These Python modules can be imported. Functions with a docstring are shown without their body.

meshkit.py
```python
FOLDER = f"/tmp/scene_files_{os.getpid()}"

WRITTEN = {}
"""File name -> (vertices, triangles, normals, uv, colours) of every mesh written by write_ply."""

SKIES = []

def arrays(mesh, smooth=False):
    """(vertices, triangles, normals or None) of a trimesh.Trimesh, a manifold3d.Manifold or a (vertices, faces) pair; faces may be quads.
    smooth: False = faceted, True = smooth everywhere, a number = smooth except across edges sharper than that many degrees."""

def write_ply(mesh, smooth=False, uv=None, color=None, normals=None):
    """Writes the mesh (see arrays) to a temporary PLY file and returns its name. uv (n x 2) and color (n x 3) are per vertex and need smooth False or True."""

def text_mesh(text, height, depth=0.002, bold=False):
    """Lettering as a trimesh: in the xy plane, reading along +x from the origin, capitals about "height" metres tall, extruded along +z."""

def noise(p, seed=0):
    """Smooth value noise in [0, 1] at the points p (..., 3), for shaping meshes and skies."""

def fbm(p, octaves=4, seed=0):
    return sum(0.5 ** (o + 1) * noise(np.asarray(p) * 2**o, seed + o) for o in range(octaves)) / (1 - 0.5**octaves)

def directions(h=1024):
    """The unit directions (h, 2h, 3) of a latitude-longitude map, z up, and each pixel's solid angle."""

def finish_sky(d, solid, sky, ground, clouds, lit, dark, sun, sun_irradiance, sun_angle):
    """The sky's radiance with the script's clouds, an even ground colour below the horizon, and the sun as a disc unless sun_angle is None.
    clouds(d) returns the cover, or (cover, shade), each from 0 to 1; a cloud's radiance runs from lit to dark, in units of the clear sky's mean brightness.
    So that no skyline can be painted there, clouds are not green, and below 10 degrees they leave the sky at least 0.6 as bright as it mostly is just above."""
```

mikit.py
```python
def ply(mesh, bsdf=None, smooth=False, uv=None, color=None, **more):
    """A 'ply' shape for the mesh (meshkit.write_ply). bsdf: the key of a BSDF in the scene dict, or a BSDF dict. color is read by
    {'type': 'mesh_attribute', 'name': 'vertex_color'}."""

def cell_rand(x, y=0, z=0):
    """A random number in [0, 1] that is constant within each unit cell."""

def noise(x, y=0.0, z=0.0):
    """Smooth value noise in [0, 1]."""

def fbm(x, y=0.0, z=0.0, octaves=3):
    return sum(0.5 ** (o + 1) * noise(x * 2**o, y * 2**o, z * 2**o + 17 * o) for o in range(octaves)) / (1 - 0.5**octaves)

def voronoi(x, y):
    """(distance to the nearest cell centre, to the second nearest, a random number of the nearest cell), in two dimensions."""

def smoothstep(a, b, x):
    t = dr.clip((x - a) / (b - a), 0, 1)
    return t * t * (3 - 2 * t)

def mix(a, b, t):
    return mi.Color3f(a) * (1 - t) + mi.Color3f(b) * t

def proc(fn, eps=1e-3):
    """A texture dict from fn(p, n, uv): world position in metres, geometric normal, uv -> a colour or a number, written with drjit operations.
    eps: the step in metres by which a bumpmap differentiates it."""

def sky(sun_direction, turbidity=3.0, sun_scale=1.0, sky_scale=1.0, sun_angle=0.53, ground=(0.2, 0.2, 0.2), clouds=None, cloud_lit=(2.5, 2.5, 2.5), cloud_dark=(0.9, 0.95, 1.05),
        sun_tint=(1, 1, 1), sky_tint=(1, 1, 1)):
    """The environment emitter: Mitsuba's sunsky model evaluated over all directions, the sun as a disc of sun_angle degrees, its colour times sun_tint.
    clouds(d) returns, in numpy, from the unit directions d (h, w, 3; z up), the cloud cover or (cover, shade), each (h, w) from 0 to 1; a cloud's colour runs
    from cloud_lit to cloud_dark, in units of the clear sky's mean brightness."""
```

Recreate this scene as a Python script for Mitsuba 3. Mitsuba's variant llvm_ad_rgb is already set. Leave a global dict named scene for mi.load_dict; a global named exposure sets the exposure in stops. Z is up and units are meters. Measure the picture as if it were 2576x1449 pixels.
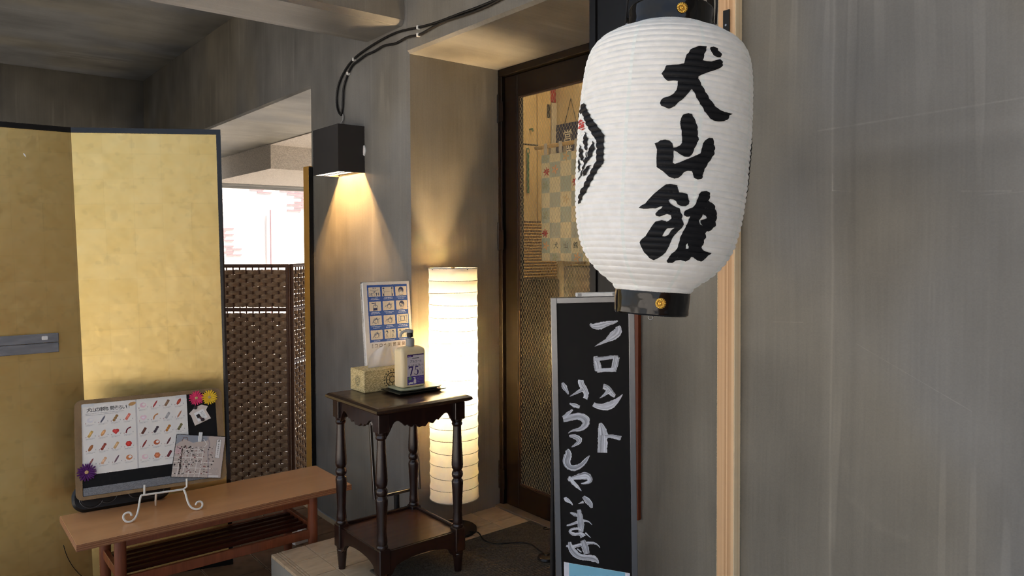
import math, random
import numpy as np, trimesh, drjit as dr, mitsuba as mi
import mikit, meshkit
from mikit import proc, noise, fbm, smoothstep, mix, cell_rand
from shapely.geometry import Polygon, Point, LineString, box as sbox
from shapely.ops import unary_union
from shapely import affinity

# lamp strengths, framing and light
PPY = 0.0362
EXPO = 2.58
CEIL_Y0 = -6.0
INT = 2.1
SCO = 4200.0
LAMP = 440.0
BZ0 = 0.61
BZ1 = 0.81
CX0 = 0.40
SUN = [0.45, -0.35, 0.80]
SUNS = 1.0

random.seed(7)
rng = np.random.default_rng(7)
T = mi.ScalarTransform4f
scene, labels = {'type': 'scene'}, {}

# ------------------------------------------------------------------ camera, sky, exposure
EYE = np.array([0.0, 0.0, 1.27])
YAW, PITCH, ROLL = (math.radians(a) for a in (50.96, 1.5, 0.23))
_f0 = np.array([math.cos(YAW), math.sin(YAW), 0]); _r0 = np.array([math.sin(YAW), -math.cos(YAW), 0]); _z = np.array([0, 0, 1.0])
FWD = math.cos(PITCH) * _f0 - math.sin(PITCH) * _z
_d = -(math.cos(PITCH) * _z + math.sin(PITCH) * _f0)
DOWN = -math.sin(ROLL) * _r0 + math.cos(ROLL) * _d
scene['camera'] = {'type': 'perspective', 'fov': math.degrees(2 * math.atan(1288 / 1876)), 'fov_axis': 'x', 'near_clip': 0.05, 'far_clip': 200,
                   'principal_point_offset_y': PPY, 'to_world': T().look_at(origin=EYE.tolist(), target=(EYE + FWD).tolist(), up=(-DOWN).tolist())}


def haze(d):
    n = meshkit.fbm(d * np.array([2.0, 2.0, 4.0]), 4, 5)
    return np.clip(0.62 + 1.2 * (n - 0.5), 0, 1), 0.35 * meshkit.fbm(d * 3.0 + 7, 3, 9)


scene['sky'] = mikit.sky(SUN, turbidity=4, sun_scale=SUNS, sky_scale=1.0, clouds=haze, cloud_lit=(1.3, 1.3, 1.3), cloud_dark=(0.9, 0.92, 0.96), ground=(0.3, 0.3, 0.29), sun_tint=(1.0, 1.0, 1.0), sky_tint=(1.0, 0.99, 0.98))
exposure = EXPO

# ------------------------------------------------------------------ helpers
G = -0.17          # lower ground; the porch floor is z = 0
X1 = 1.741         # face of the right-hand wall
XD = 2.276         # plane of the door
CE = 2.835         # ceiling


def lin(r, g, b):
    c = np.array([r, g, b]) / 255.0
    return np.where(c <= 0.04045, c / 12.92, ((c + 0.055) / 1.055) ** 2.4).tolist()


def rgb(c):
    return {'type': 'rgb', 'value': [float(x) for x in c]}


def mat(name, color, rough=0.6, metallic=0.0, spec=0.4, clear=0.0, bump=None, bscale=1.0, **more):
    """A named principled BSDF; color is 0-255 sRGB or a texture dict."""
    b = {'type': 'principled', 'base_color': color if isinstance(color, dict) else rgb(lin(*color)), 'roughness': rough, 'metallic': metallic, 'specular': spec}
    if clear:
        b['clearcoat'] = clear
        b['clearcoat_gloss'] = 0.9
    b.update(more)
    if bump:
        b = {'type': 'bumpmap', 'arbitrary': bump, 'scale': bscale, 'bsdf': b}
    scene['mat_' + name] = {'type': 'twosided', 'bsdf': b}
    return 'mat_' + name


def numbered(key):
    if key not in USED:
        USED.add(key)
        return key
    k = 1
    while f'{key}_{k:03d}' in USED:
        k += 1
    key = f'{key}_{k:03d}'
    USED.add(key)
    return key


USED = set()


def tag(key, label=None, cat=None, group=None, kind=None):
    d = {k: v for k, v in (('label', label), ('category', cat), ('group', group), ('kind', kind)) if v}
    if d:
        labels[key] = {**labels.get(key, {}), **d}


def thing(name, label, cat, group=None):
    key = numbered(name)
    tag(key, label, cat, group)
    return key


def put(parent, name, mesh, m, smooth=False, label=None, kind=None, color=None, **more):
    key = numbered(parent + '__' + name)
    scene[key] = mikit.ply(join(mesh), m, smooth=smooth, color=color, **more)
    tag(key, label, kind=kind)
    return key


def solo(name, mesh, m, label, cat, smooth=False, group=None, kind=None, **more):
    key = numbered(name)
    scene[key] = mikit.ply(join(mesh), m, smooth=smooth, **more)
    tag(key, label, cat, group, kind)
    return key


def struct(name, mesh, m, label=None, smooth=False):
    key = numbered(name)
    scene[key] = mikit.ply(join(mesh), m, smooth=smooth)
    tag(key, label, kind='structure')
    return key


def join(m):
    return trimesh.util.concatenate(m) if isinstance(m, (list, tuple)) else m


def hull(pts):
    return trimesh.convex.convex_hull(np.asarray(pts, float))


def box(x0, x1, y0, y1, z0, z1, bev=0.0):
    if not bev:
        return trimesh.creation.box(bounds=[[x0, y0, z0], [x1, y1, z1]])
    pts = []
    for x, sx in ((x0, 1), (x1, -1)):
        for y, sy in ((y0, 1), (y1, -1)):
            for z, sz in ((z0, 1), (z1, -1)):
                pts += [(x, y + sy * bev, z + sz * bev), (x + sx * bev, y, z + sz * bev), (x + sx * bev, y + sy * bev, z)]
    return hull(pts)


def frame(o, ex, ey, ez=None):
    ex, ey = np.asarray(ex, float), np.asarray(ey, float)
    ex = ex / np.linalg.norm(ex)
    ey = ey - ey @ ex * ex
    ey = ey / np.linalg.norm(ey)
    M = np.eye(4)
    M[:3, 0], M[:3, 1], M[:3, 2], M[:3, 3] = ex, ey, np.cross(ex, ey), o
    return M


def at(mesh, M):
    mesh = join(mesh).copy()
    mesh.apply_transform(M)
    return mesh


def shift(x=0, y=0, z=0, rz=0):
    M = trimesh.transformations.rotation_matrix(math.radians(rz), [0, 0, 1])
    M[:3, 3] = x, y, z
    return M


def tube(pts, r, n=8, cap=True):
    p = np.asarray(pts, float)
    r = np.broadcast_to(r, (len(p),))
    t = np.gradient(p, axis=0)
    t /= np.linalg.norm(t, axis=1, keepdims=True) + 1e-12
    a = np.cross(t[0], [0, 0, 1.0] if abs(t[0][2]) < 0.9 else [1.0, 0, 0])
    rows = []
    for k in range(len(p)):
        a = a - a @ t[k] * t[k]
        a /= np.linalg.norm(a) + 1e-12
        b = np.cross(t[k], a)
        ang = np.arange(n) * 2 * math.pi / n
        rows.append(p[k] + r[k] * (np.cos(ang)[:, None] * a + np.sin(ang)[:, None] * b))
    v = np.vstack(rows + [p[:1], p[-1:]])
    f = []
    for i in range(len(p) - 1):
        for j in range(n):
            q = [i * n + j, i * n + (j + 1) % n, (i + 1) * n + (j + 1) % n, (i + 1) * n + j]
            f += [[q[0], q[1], q[2]], [q[0], q[2], q[3]]]
    if cap:
        e = len(p) * n
        for j in range(n):
            f += [[e, (j + 1) % n, j], [e + 1, (len(p) - 1) * n + j, (len(p) - 1) * n + (j + 1) % n]]
    return trimesh.Trimesh(v, f, process=False)


def spline(pts, n=8):
    from scipy.interpolate import CubicSpline
    p = np.asarray(pts, float)
    s = np.r_[0, np.cumsum(np.linalg.norm(np.diff(p, axis=0), axis=1))]
    return CubicSpline(s, p)(np.linspace(0, s[-1], n * (len(p) - 1) + 1))


def lathe(prof, n=24, cx=0, cy=0):
    """Closed surface of revolution about z through a list of (r, z)."""
    p = np.asarray(prof, float)
    ang = np.arange(n) * 2 * math.pi / n
    v = np.vstack([np.c_[r * np.cos(ang) + cx, r * np.sin(ang) + cy, np.full(n, z)] for r, z in p])
    f = []
    for i in range(len(p) - 1):
        for j in range(n):
            q = [i * n + j, i * n + (j + 1) % n, (i + 1) * n + (j + 1) % n, (i + 1) * n + j]
            f += [[q[0], q[1], q[2]], [q[0], q[2], q[3]]]
    m = trimesh.Trimesh(v, f, process=False)
    return m


def polys(g):
    g = g if g.is_valid else g.buffer(0)
    return [p for p in getattr(g, 'geoms', [g]) if p.geom_type == 'Polygon' and p.area > 0]


def extrude(g, h):
    return join([trimesh.creation.extrude_polygon(p, h, engine='earcut') for p in polys(g)])


def flat(g, z=0.0):
    out = []
    for p in polys(g):
        v, f = trimesh.creation.triangulate_polygon(p, engine='earcut')
        out.append(trimesh.Trimesh(np.c_[v, np.full(len(v), z)], f, process=False))
    return join(out)


def rrect(x0, y0, x1, y1, r, n=5):
    return sbox(x0 + r, y0 + r, x1 - r, y1 - r).buffer(r, quad_segs=n)


def slab(p00, p10, p11, p01, t, out):
    """A board through four corners, t thick, growing away from the side that out points to."""
    q = np.array([p00, p10, p11, p01], float)
    n = np.cross(q[1] - q[0], q[3] - q[0])
    n /= np.linalg.norm(n)
    if n @ np.asarray(out, float) < 0:
        n = -n
    return hull(np.vstack([q, q - t * n]))


class Print:
    """Flat printing: coloured shapes in a plane, later ones a hair above earlier ones; one mesh with vertex colours."""

    def __init__(self, base=2e-4, step=6e-5):
        self.v, self.f, self.c, self.n, self.z, self.step = [], [], [], 0, base, step

    def add(self, g, color, up=True):
        if not hasattr(g, 'geom_type'):
            g = Polygon(g)
        ps = polys(g)
        if not ps:
            return
        m = flat(unary_union(ps) if len(ps) > 1 else ps[0], self.z)
        self.v.append(m.vertices)
        self.f.append(m.faces + self.n)
        self.c.append(np.tile(lin(*color), (len(m.vertices), 1)))
        self.n += len(m.vertices)
        if up:
            self.z += self.step

    def build(self, M):
        m = trimesh.Trimesh(np.vstack(self.v), np.vstack(self.f), process=False)
        m.apply_transform(M)
        return m, np.vstack(self.c)


def put_print(parent, name, pr, M, m='mat_ink', label=None):
    mesh, col = pr.build(M)
    return put(parent, name, mesh, m, color=col, label=label)


def glyph(ch, size, x, y):
    """The outline of one character, size metres high, its lower left at (x, y)."""
    out = []
    for rings in GLYPHS[ch]:
        r = [np.array(q, float).reshape(-1, 2) for q in rings]
        out.append(Polygon(r[0], r[1:]).buffer(0))
    s = size / 100.0
    return affinity.affine_transform(unary_union(out), [s, 0, 0, s, x, y])


def line(pts, w):
    return LineString(pts).buffer(w / 2, cap_style=2, quad_segs=2)


def disc(x, y, r, ry=None, rot=0, n=6):
    e = Point(0, 0).buffer(1, quad_segs=n)
    return affinity.translate(affinity.rotate(affinity.scale(e, r, ry or r), rot, origin=(0, 0)), x, y)

# traced lettering and brush strokes, in the units of their own objects
LETTERS = [[[[15.4,505.0],[19.4,510.6],[23.9,510.8],[23.4,503.0],[22.3,495.7],[21.6,484.4],[24.0,483.0],[27.7,483.5],[31.2,487.9],[33.6,490.3],[35.7,486.8],[35.5,479.7],[33.6,474.1],[27.9,465.8],[23.8,460.6],[20.7,455.8],[18.8,452.1],[19.3,446.6],[21.4,436.1],[24.4,423.5],[26.6,414.2],[28.8,407.2],[31.9,399.4],[34.7,394.9],[38.2,393.2],[44.9,393.3],[42.3,388.3],[41.2,381.0],[38.5,376.8],[33.9,373.8],[30.8,374.1],[28.1,378.7],[26.0,383.5],[24.2,390.7],[21.6,401.2],[19.5,409.5],[18.2,416.9],[17.0,423.4],[15.4,428.6],[13.6,421.3],[11.6,413.1],[9.5,405.8],[7.4,401.0],[5.8,394.0],[4.0,390.9],[2.3,389.1],[0.4,391.6],[-1.8,393.7],[-2.7,398.8],[-2.3,403.3],[-1.0,407.9],[2.2,411.5],[4.9,416.4],[6.6,424.5],[7.1,434.7],[7.0,441.1],[4.4,441.6],[0.8,440.3],[-0.7,444.2],[-2.9,453.8],[-1.4,461.1],[-0.5,469.1],[3.1,470.6],[6.8,472.1],[10.1,474.3],[10.7,483.2],[11.3,491.3],[12.8,495.1],[13.5,501.1]]],[[[26.9,510.5],[29.1,512.6],[31.8,511.1],[32.7,506.2],[34.8,501.4],[34.3,495.3],[31.8,494.7],[29.0,497.3],[27.3,502.4]]],[[[-4.2,323.7],[-2.5,325.6],[-1.1,329.6],[1.3,331.3],[3.9,330.1],[5.6,324.8],[6.5,317.1],[8.5,318.1],[10.9,322.4],[11.9,328.2],[11.6,339.3],[11.0,350.3],[9.9,361.2],[10.2,372.4],[11.5,379.3],[14.0,382.1],[16.2,380.9],[17.5,375.2],[18.8,367.8],[20.2,357.0],[20.5,346.0],[21.4,335.0],[20.2,325.8],[18.9,316.5],[18.0,307.4],[16.2,302.5],[13.6,302.3],[10.9,306.9],[7.9,311.8],[6.6,312.1],[6.9,300.5],[6.6,289.4],[8.1,286.9],[10.6,290.1],[14.9,296.6],[19.2,303.2],[23.4,309.9],[24.3,318.1],[24.5,325.9],[25.9,335.3],[28.7,341.5],[30.8,341.6],[32.0,331.9],[32.8,323.2],[32.5,311.8],[30.6,302.2],[28.4,292.5],[26.9,283.1],[26.0,276.1],[25.8,267.1],[25.1,264.2],[22.7,262.5],[20.6,264.6],[20.0,272.2],[18.8,276.8],[16.1,276.8],[13.9,274.1],[12.3,267.1],[10.5,262.3],[8.7,260.9],[5.4,263.5],[2.3,272.0],[-2.2,280.3],[-2.6,297.1],[-2.6,312.7]]],[[[-11.6,204.2],[-9.8,208.9],[-7.6,212.9],[-4.8,223.9],[-2.0,233.1],[1.5,242.5],[3.9,249.0],[6.4,249.9],[10.5,248.9],[10.9,241.9],[12.0,235.9],[14.2,235.9],[17.0,234.3],[17.6,227.8],[18.7,222.5],[18.4,215.7],[16.9,212.1],[14.2,211.9],[11.9,214.3],[10.8,219.7],[9.4,222.7],[7.1,223.4],[5.7,220.5],[7.0,214.5],[8.9,211.5],[10.5,209.0],[12.9,206.8],[13.9,200.3],[15.3,193.9],[15.1,188.3],[16.9,177.6],[15.8,171.8],[13.7,164.6],[11.6,157.6],[10.3,150.6],[9.2,139.3],[7.4,125.5],[5.1,118.4],[1.7,112.2],[-0.7,108.9],[-3.7,112.5],[-5.1,116.8],[-7.4,122.1],[-9.1,129.7],[-10.7,140.6],[-9.5,145.3],[-6.7,152.4],[-4.4,163.8],[-2.3,174.2],[-0.8,179.9],[2.9,183.2],[5.2,182.0],[5.7,179.9],[7.5,183.1],[9.2,188.3],[8.3,193.7],[5.6,195.4],[3.4,192.8],[1.2,189.6],[-0.7,191.1],[-1.2,194.3],[0.6,201.2],[2.4,204.9],[3.0,209.4],[0.8,208.0],[-1.4,204.3],[-3.6,204.4],[-6.6,203.2],[-9.3,202.9]],[[3.6,153.9],[5.0,163.1],[6.4,168.9],[11.8,171.4],[9.7,166.1],[8.0,156.9],[5.7,153.2]]],[[[24.4,226.1],[25.0,234.1],[26.1,240.6],[29.2,242.8],[31.9,240.4],[32.5,233.9],[31.5,225.7],[34.6,222.1],[36.8,217.1],[38.4,208.5],[39.9,199.9],[39.6,190.7],[40.0,180.6],[37.9,174.4],[35.4,169.3],[33.2,168.8],[33.3,164.3],[34.0,157.6],[33.1,150.6],[33.3,143.8],[32.5,138.0],[34.3,133.7],[38.0,131.0],[44.4,129.3],[40.6,124.5],[39.8,117.3],[37.4,112.7],[33.6,114.0],[29.4,119.1],[27.2,119.9],[26.5,115.1],[23.7,110.5],[19.4,112.8],[15.8,111.1],[13.9,106.2],[10.6,105.7],[9.3,108.9],[11.0,117.1],[11.9,122.9],[14.2,127.8],[15.4,134.8],[15.6,144.9],[16.2,156.2],[17.6,167.7],[19.2,178.0],[20.3,188.3],[20.8,194.0],[18.1,192.7],[16.4,195.3],[16.9,203.1],[19.1,207.0],[22.1,211.0],[23.5,218.1]],[[28.1,194.6],[29.0,200.4],[31.3,198.1],[32.4,193.4],[30.9,190.8],[28.4,187.9],[28.2,183.4],[30.9,177.3],[27.5,181.0],[26.7,186.4]],[[20.7,133.5],[20.6,140.2],[21.4,145.6],[23.1,138.4],[23.1,133.9]]]]
CREST = [[[-61.9,417.5],[-58.8,410.4],[-57.2,403.3],[-53.2,393.7],[-49.6,381.4],[-45.3,370.6],[-40.2,356.9],[-36.1,343.9],[-35.5,336.4],[-36.0,327.7],[-35.3,317.2],[-35.5,308.4],[-35.3,298.2],[-34.9,288.5],[-37.1,284.5],[-39.7,276.8],[-42.2,268.4],[-44.9,258.4],[-48.0,248.6],[-50.5,240.0],[-54.2,231.6],[-58.5,224.8],[-59.8,215.9],[-64.0,215.1],[-63.9,229.0],[-61.4,236.1],[-57.8,244.5],[-54.2,249.8],[-52.4,258.4],[-49.0,266.7],[-46.0,276.6],[-44.3,283.7],[-42.0,290.6],[-40.9,297.8],[-41.5,306.8],[-41.3,318.6],[-42.1,329.3],[-41.9,335.2],[-44.7,342.0],[-47.3,350.4],[-50.9,360.7],[-55.0,371.6],[-58.7,384.1],[-61.8,393.5],[-64.3,400.3],[-69.5,401.7],[-70.8,400.9],[-72.2,413.6],[-67.8,418.8]]]
LEAVES = [[[-56.5,358.5],[-53.1,346.5],[-51.5,339.9],[-52.4,329.6],[-51.3,321.6],[-53.1,318.4],[-54.5,321.2],[-58.0,337.8],[-58.6,343.4],[-56.7,349.5]],[[-45.7,335.6],[-44.3,326.9],[-43.4,320.7],[-44.7,313.6],[-46.1,306.5],[-48.5,298.1],[-49.7,297.7],[-51.6,300.5],[-50.9,307.9],[-50.4,319.8],[-47.7,324.9]],[[-64.6,336.0],[-62.1,327.2],[-57.6,322.3],[-58.5,316.5],[-57.3,308.5],[-57.4,299.3],[-61.0,303.6],[-64.0,310.9],[-65.4,322.3]],[[-45.5,287.6],[-48.6,284.7],[-49.2,277.3],[-52.6,270.6],[-55.5,268.3],[-56.6,273.1],[-53.8,283.0],[-50.3,287.3]],[[-52.8,316.1],[-51.9,315.8],[-52.3,305.3],[-49.7,297.7],[-52.7,294.1],[-53.5,287.5],[-56.4,282.2],[-57.2,274.8],[-59.3,269.3],[-63.0,262.7],[-64.0,264.5],[-61.8,270.0],[-58.4,278.2],[-58.1,285.8],[-55.0,290.2],[-56.3,297.5],[-57.5,307.0],[-54.8,298.5],[-53.6,305.7]],[[-66.2,309.4],[-62.9,301.2],[-61.8,288.5],[-63.4,279.8],[-64.8,277.1]]]
STAMP = [[-68.1,389.9],[-61.0,382.2],[-58.2,371.6],[-58.2,362.4],[-63.9,364.3],[-69.5,369.5],[-70.7,382.7]]
PROFILE = [[46.4,76.0],[54.7,81.0],[87.0,120.6],[121.8,147.1],[152.4,159.5],[215.4,170.2],[281.7,174.3],[372.8,175.6],[440.7,173.5],[497.0,169.4],[528.5,162.8],[553.4,148.7],[571.6,123.9],[584.9,92.5],[590.7,85.1]]
STROKES = [[[1088,759,50],[1183,822,175],[1378,816,200],[1621,751,150],[1791,720,100],[1865,686,37]],[[1861,842,125],[1870,963,250],[1708,1127,225],[1511,1255,100],[1363,1324,62],[1215,1400,10]],[[1220,1673,112],[1252,1820,175],[1284,1967,200],[1293,2102,175]],[[1205,1746,125],[1449,1740,100],[1717,1710,100],[1863,1714,75]],[[1814,1712,175],[1773,1906,175],[1719,2112,150]],[[1269,2077,125],[1489,2070,100],[1732,2064,125]],[[1427,2535,150],[1572,2612,150],[1666,2737,150],[1762,2813,100]],[[1595,2637,150],[1445,2782,75],[1320,2865,10]],[[1143,3035,125],[1313,3100,150],[1510,3104,225],[1757,2986,200],[1908,2841,100],[1970,2768,20]],[[1325,3572,75],[1381,3773,225],[1401,3920,262]],[[1398,3921,259],[1391,4167,286],[1379,4418,273]],[[1451,3949,82],[1692,3967,109],[1905,4025,136]],[[289,2398,62],[346,2536,150],[428,2686,100],[451,2736,37]],[[808,2336,150],[840,2497,175],[933,2672,150],[915,2869,125]],[[862,2596,125],[686,2691,75],[486,2798,10]],[[479,2997,37],[601,3049,125],[760,3102,87]],[[560,3172,50],[420,3294,112],[292,3404,100]],[[291,3454,125],[516,3396,175],[812,3389,200],[932,3515,225],[802,3713,150],[603,3759,75],[426,3844,15]],[[453,3933,55],[615,3949,136],[733,4047,164],[635,4169,82],[502,4241,11]],[[372,4316,109],[408,4481,218],[361,4646,218],[451,4813,164],[641,4829,164],[835,4708,136],[975,4544,109],[1017,4495,27]],[[398,5186,95],[577,5119,109],[796,5080,164],[959,5096,218],[1010,5207,164],[899,5275,82],[763,5288,22]],[[429,5076,55],[519,5229,109],[651,5370,95],[770,5504,14]],[[300,5673,82],[379,5771,123],[472,5842,68],[511,5904,22]],[[819,5663,82],[912,5762,164],[1004,5874,150],[1055,6000,55]],[[828,5817,82],[676,5871,11]],[[436,6121,27],[571,6179,109],[665,6235,55]],[[336,6486,41],[591,6417,82],[866,6363,68],[1054,6490,14]],[[685,6039,109],[719,6264,164],[739,6489,191],[733,6686,136]],[[748,6643,82],[558,6586,68],[424,6656,68],[526,6741,95],[690,6742,82],[798,6827,164]],[[856,6714,55],[1016,6862,14]],[[308,7079,55],[625,7081,95],[929,7011,95],[1107,7020,68],[1268,7154,14]],[[414,6967,82],[444,7137,164],[536,7279,191],[725,7407,164],[944,7436,164],[1135,7493,191],[1214,7607,41]],[[781,6926,136],[844,7110,191],[892,7322,164]],[[622,7166,41],[743,7274,33]]]
BLUE = [[0.0237,0.754],[0.0383,0.7569],[0.1974,0.7883],[0.211,0.7912]]
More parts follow.
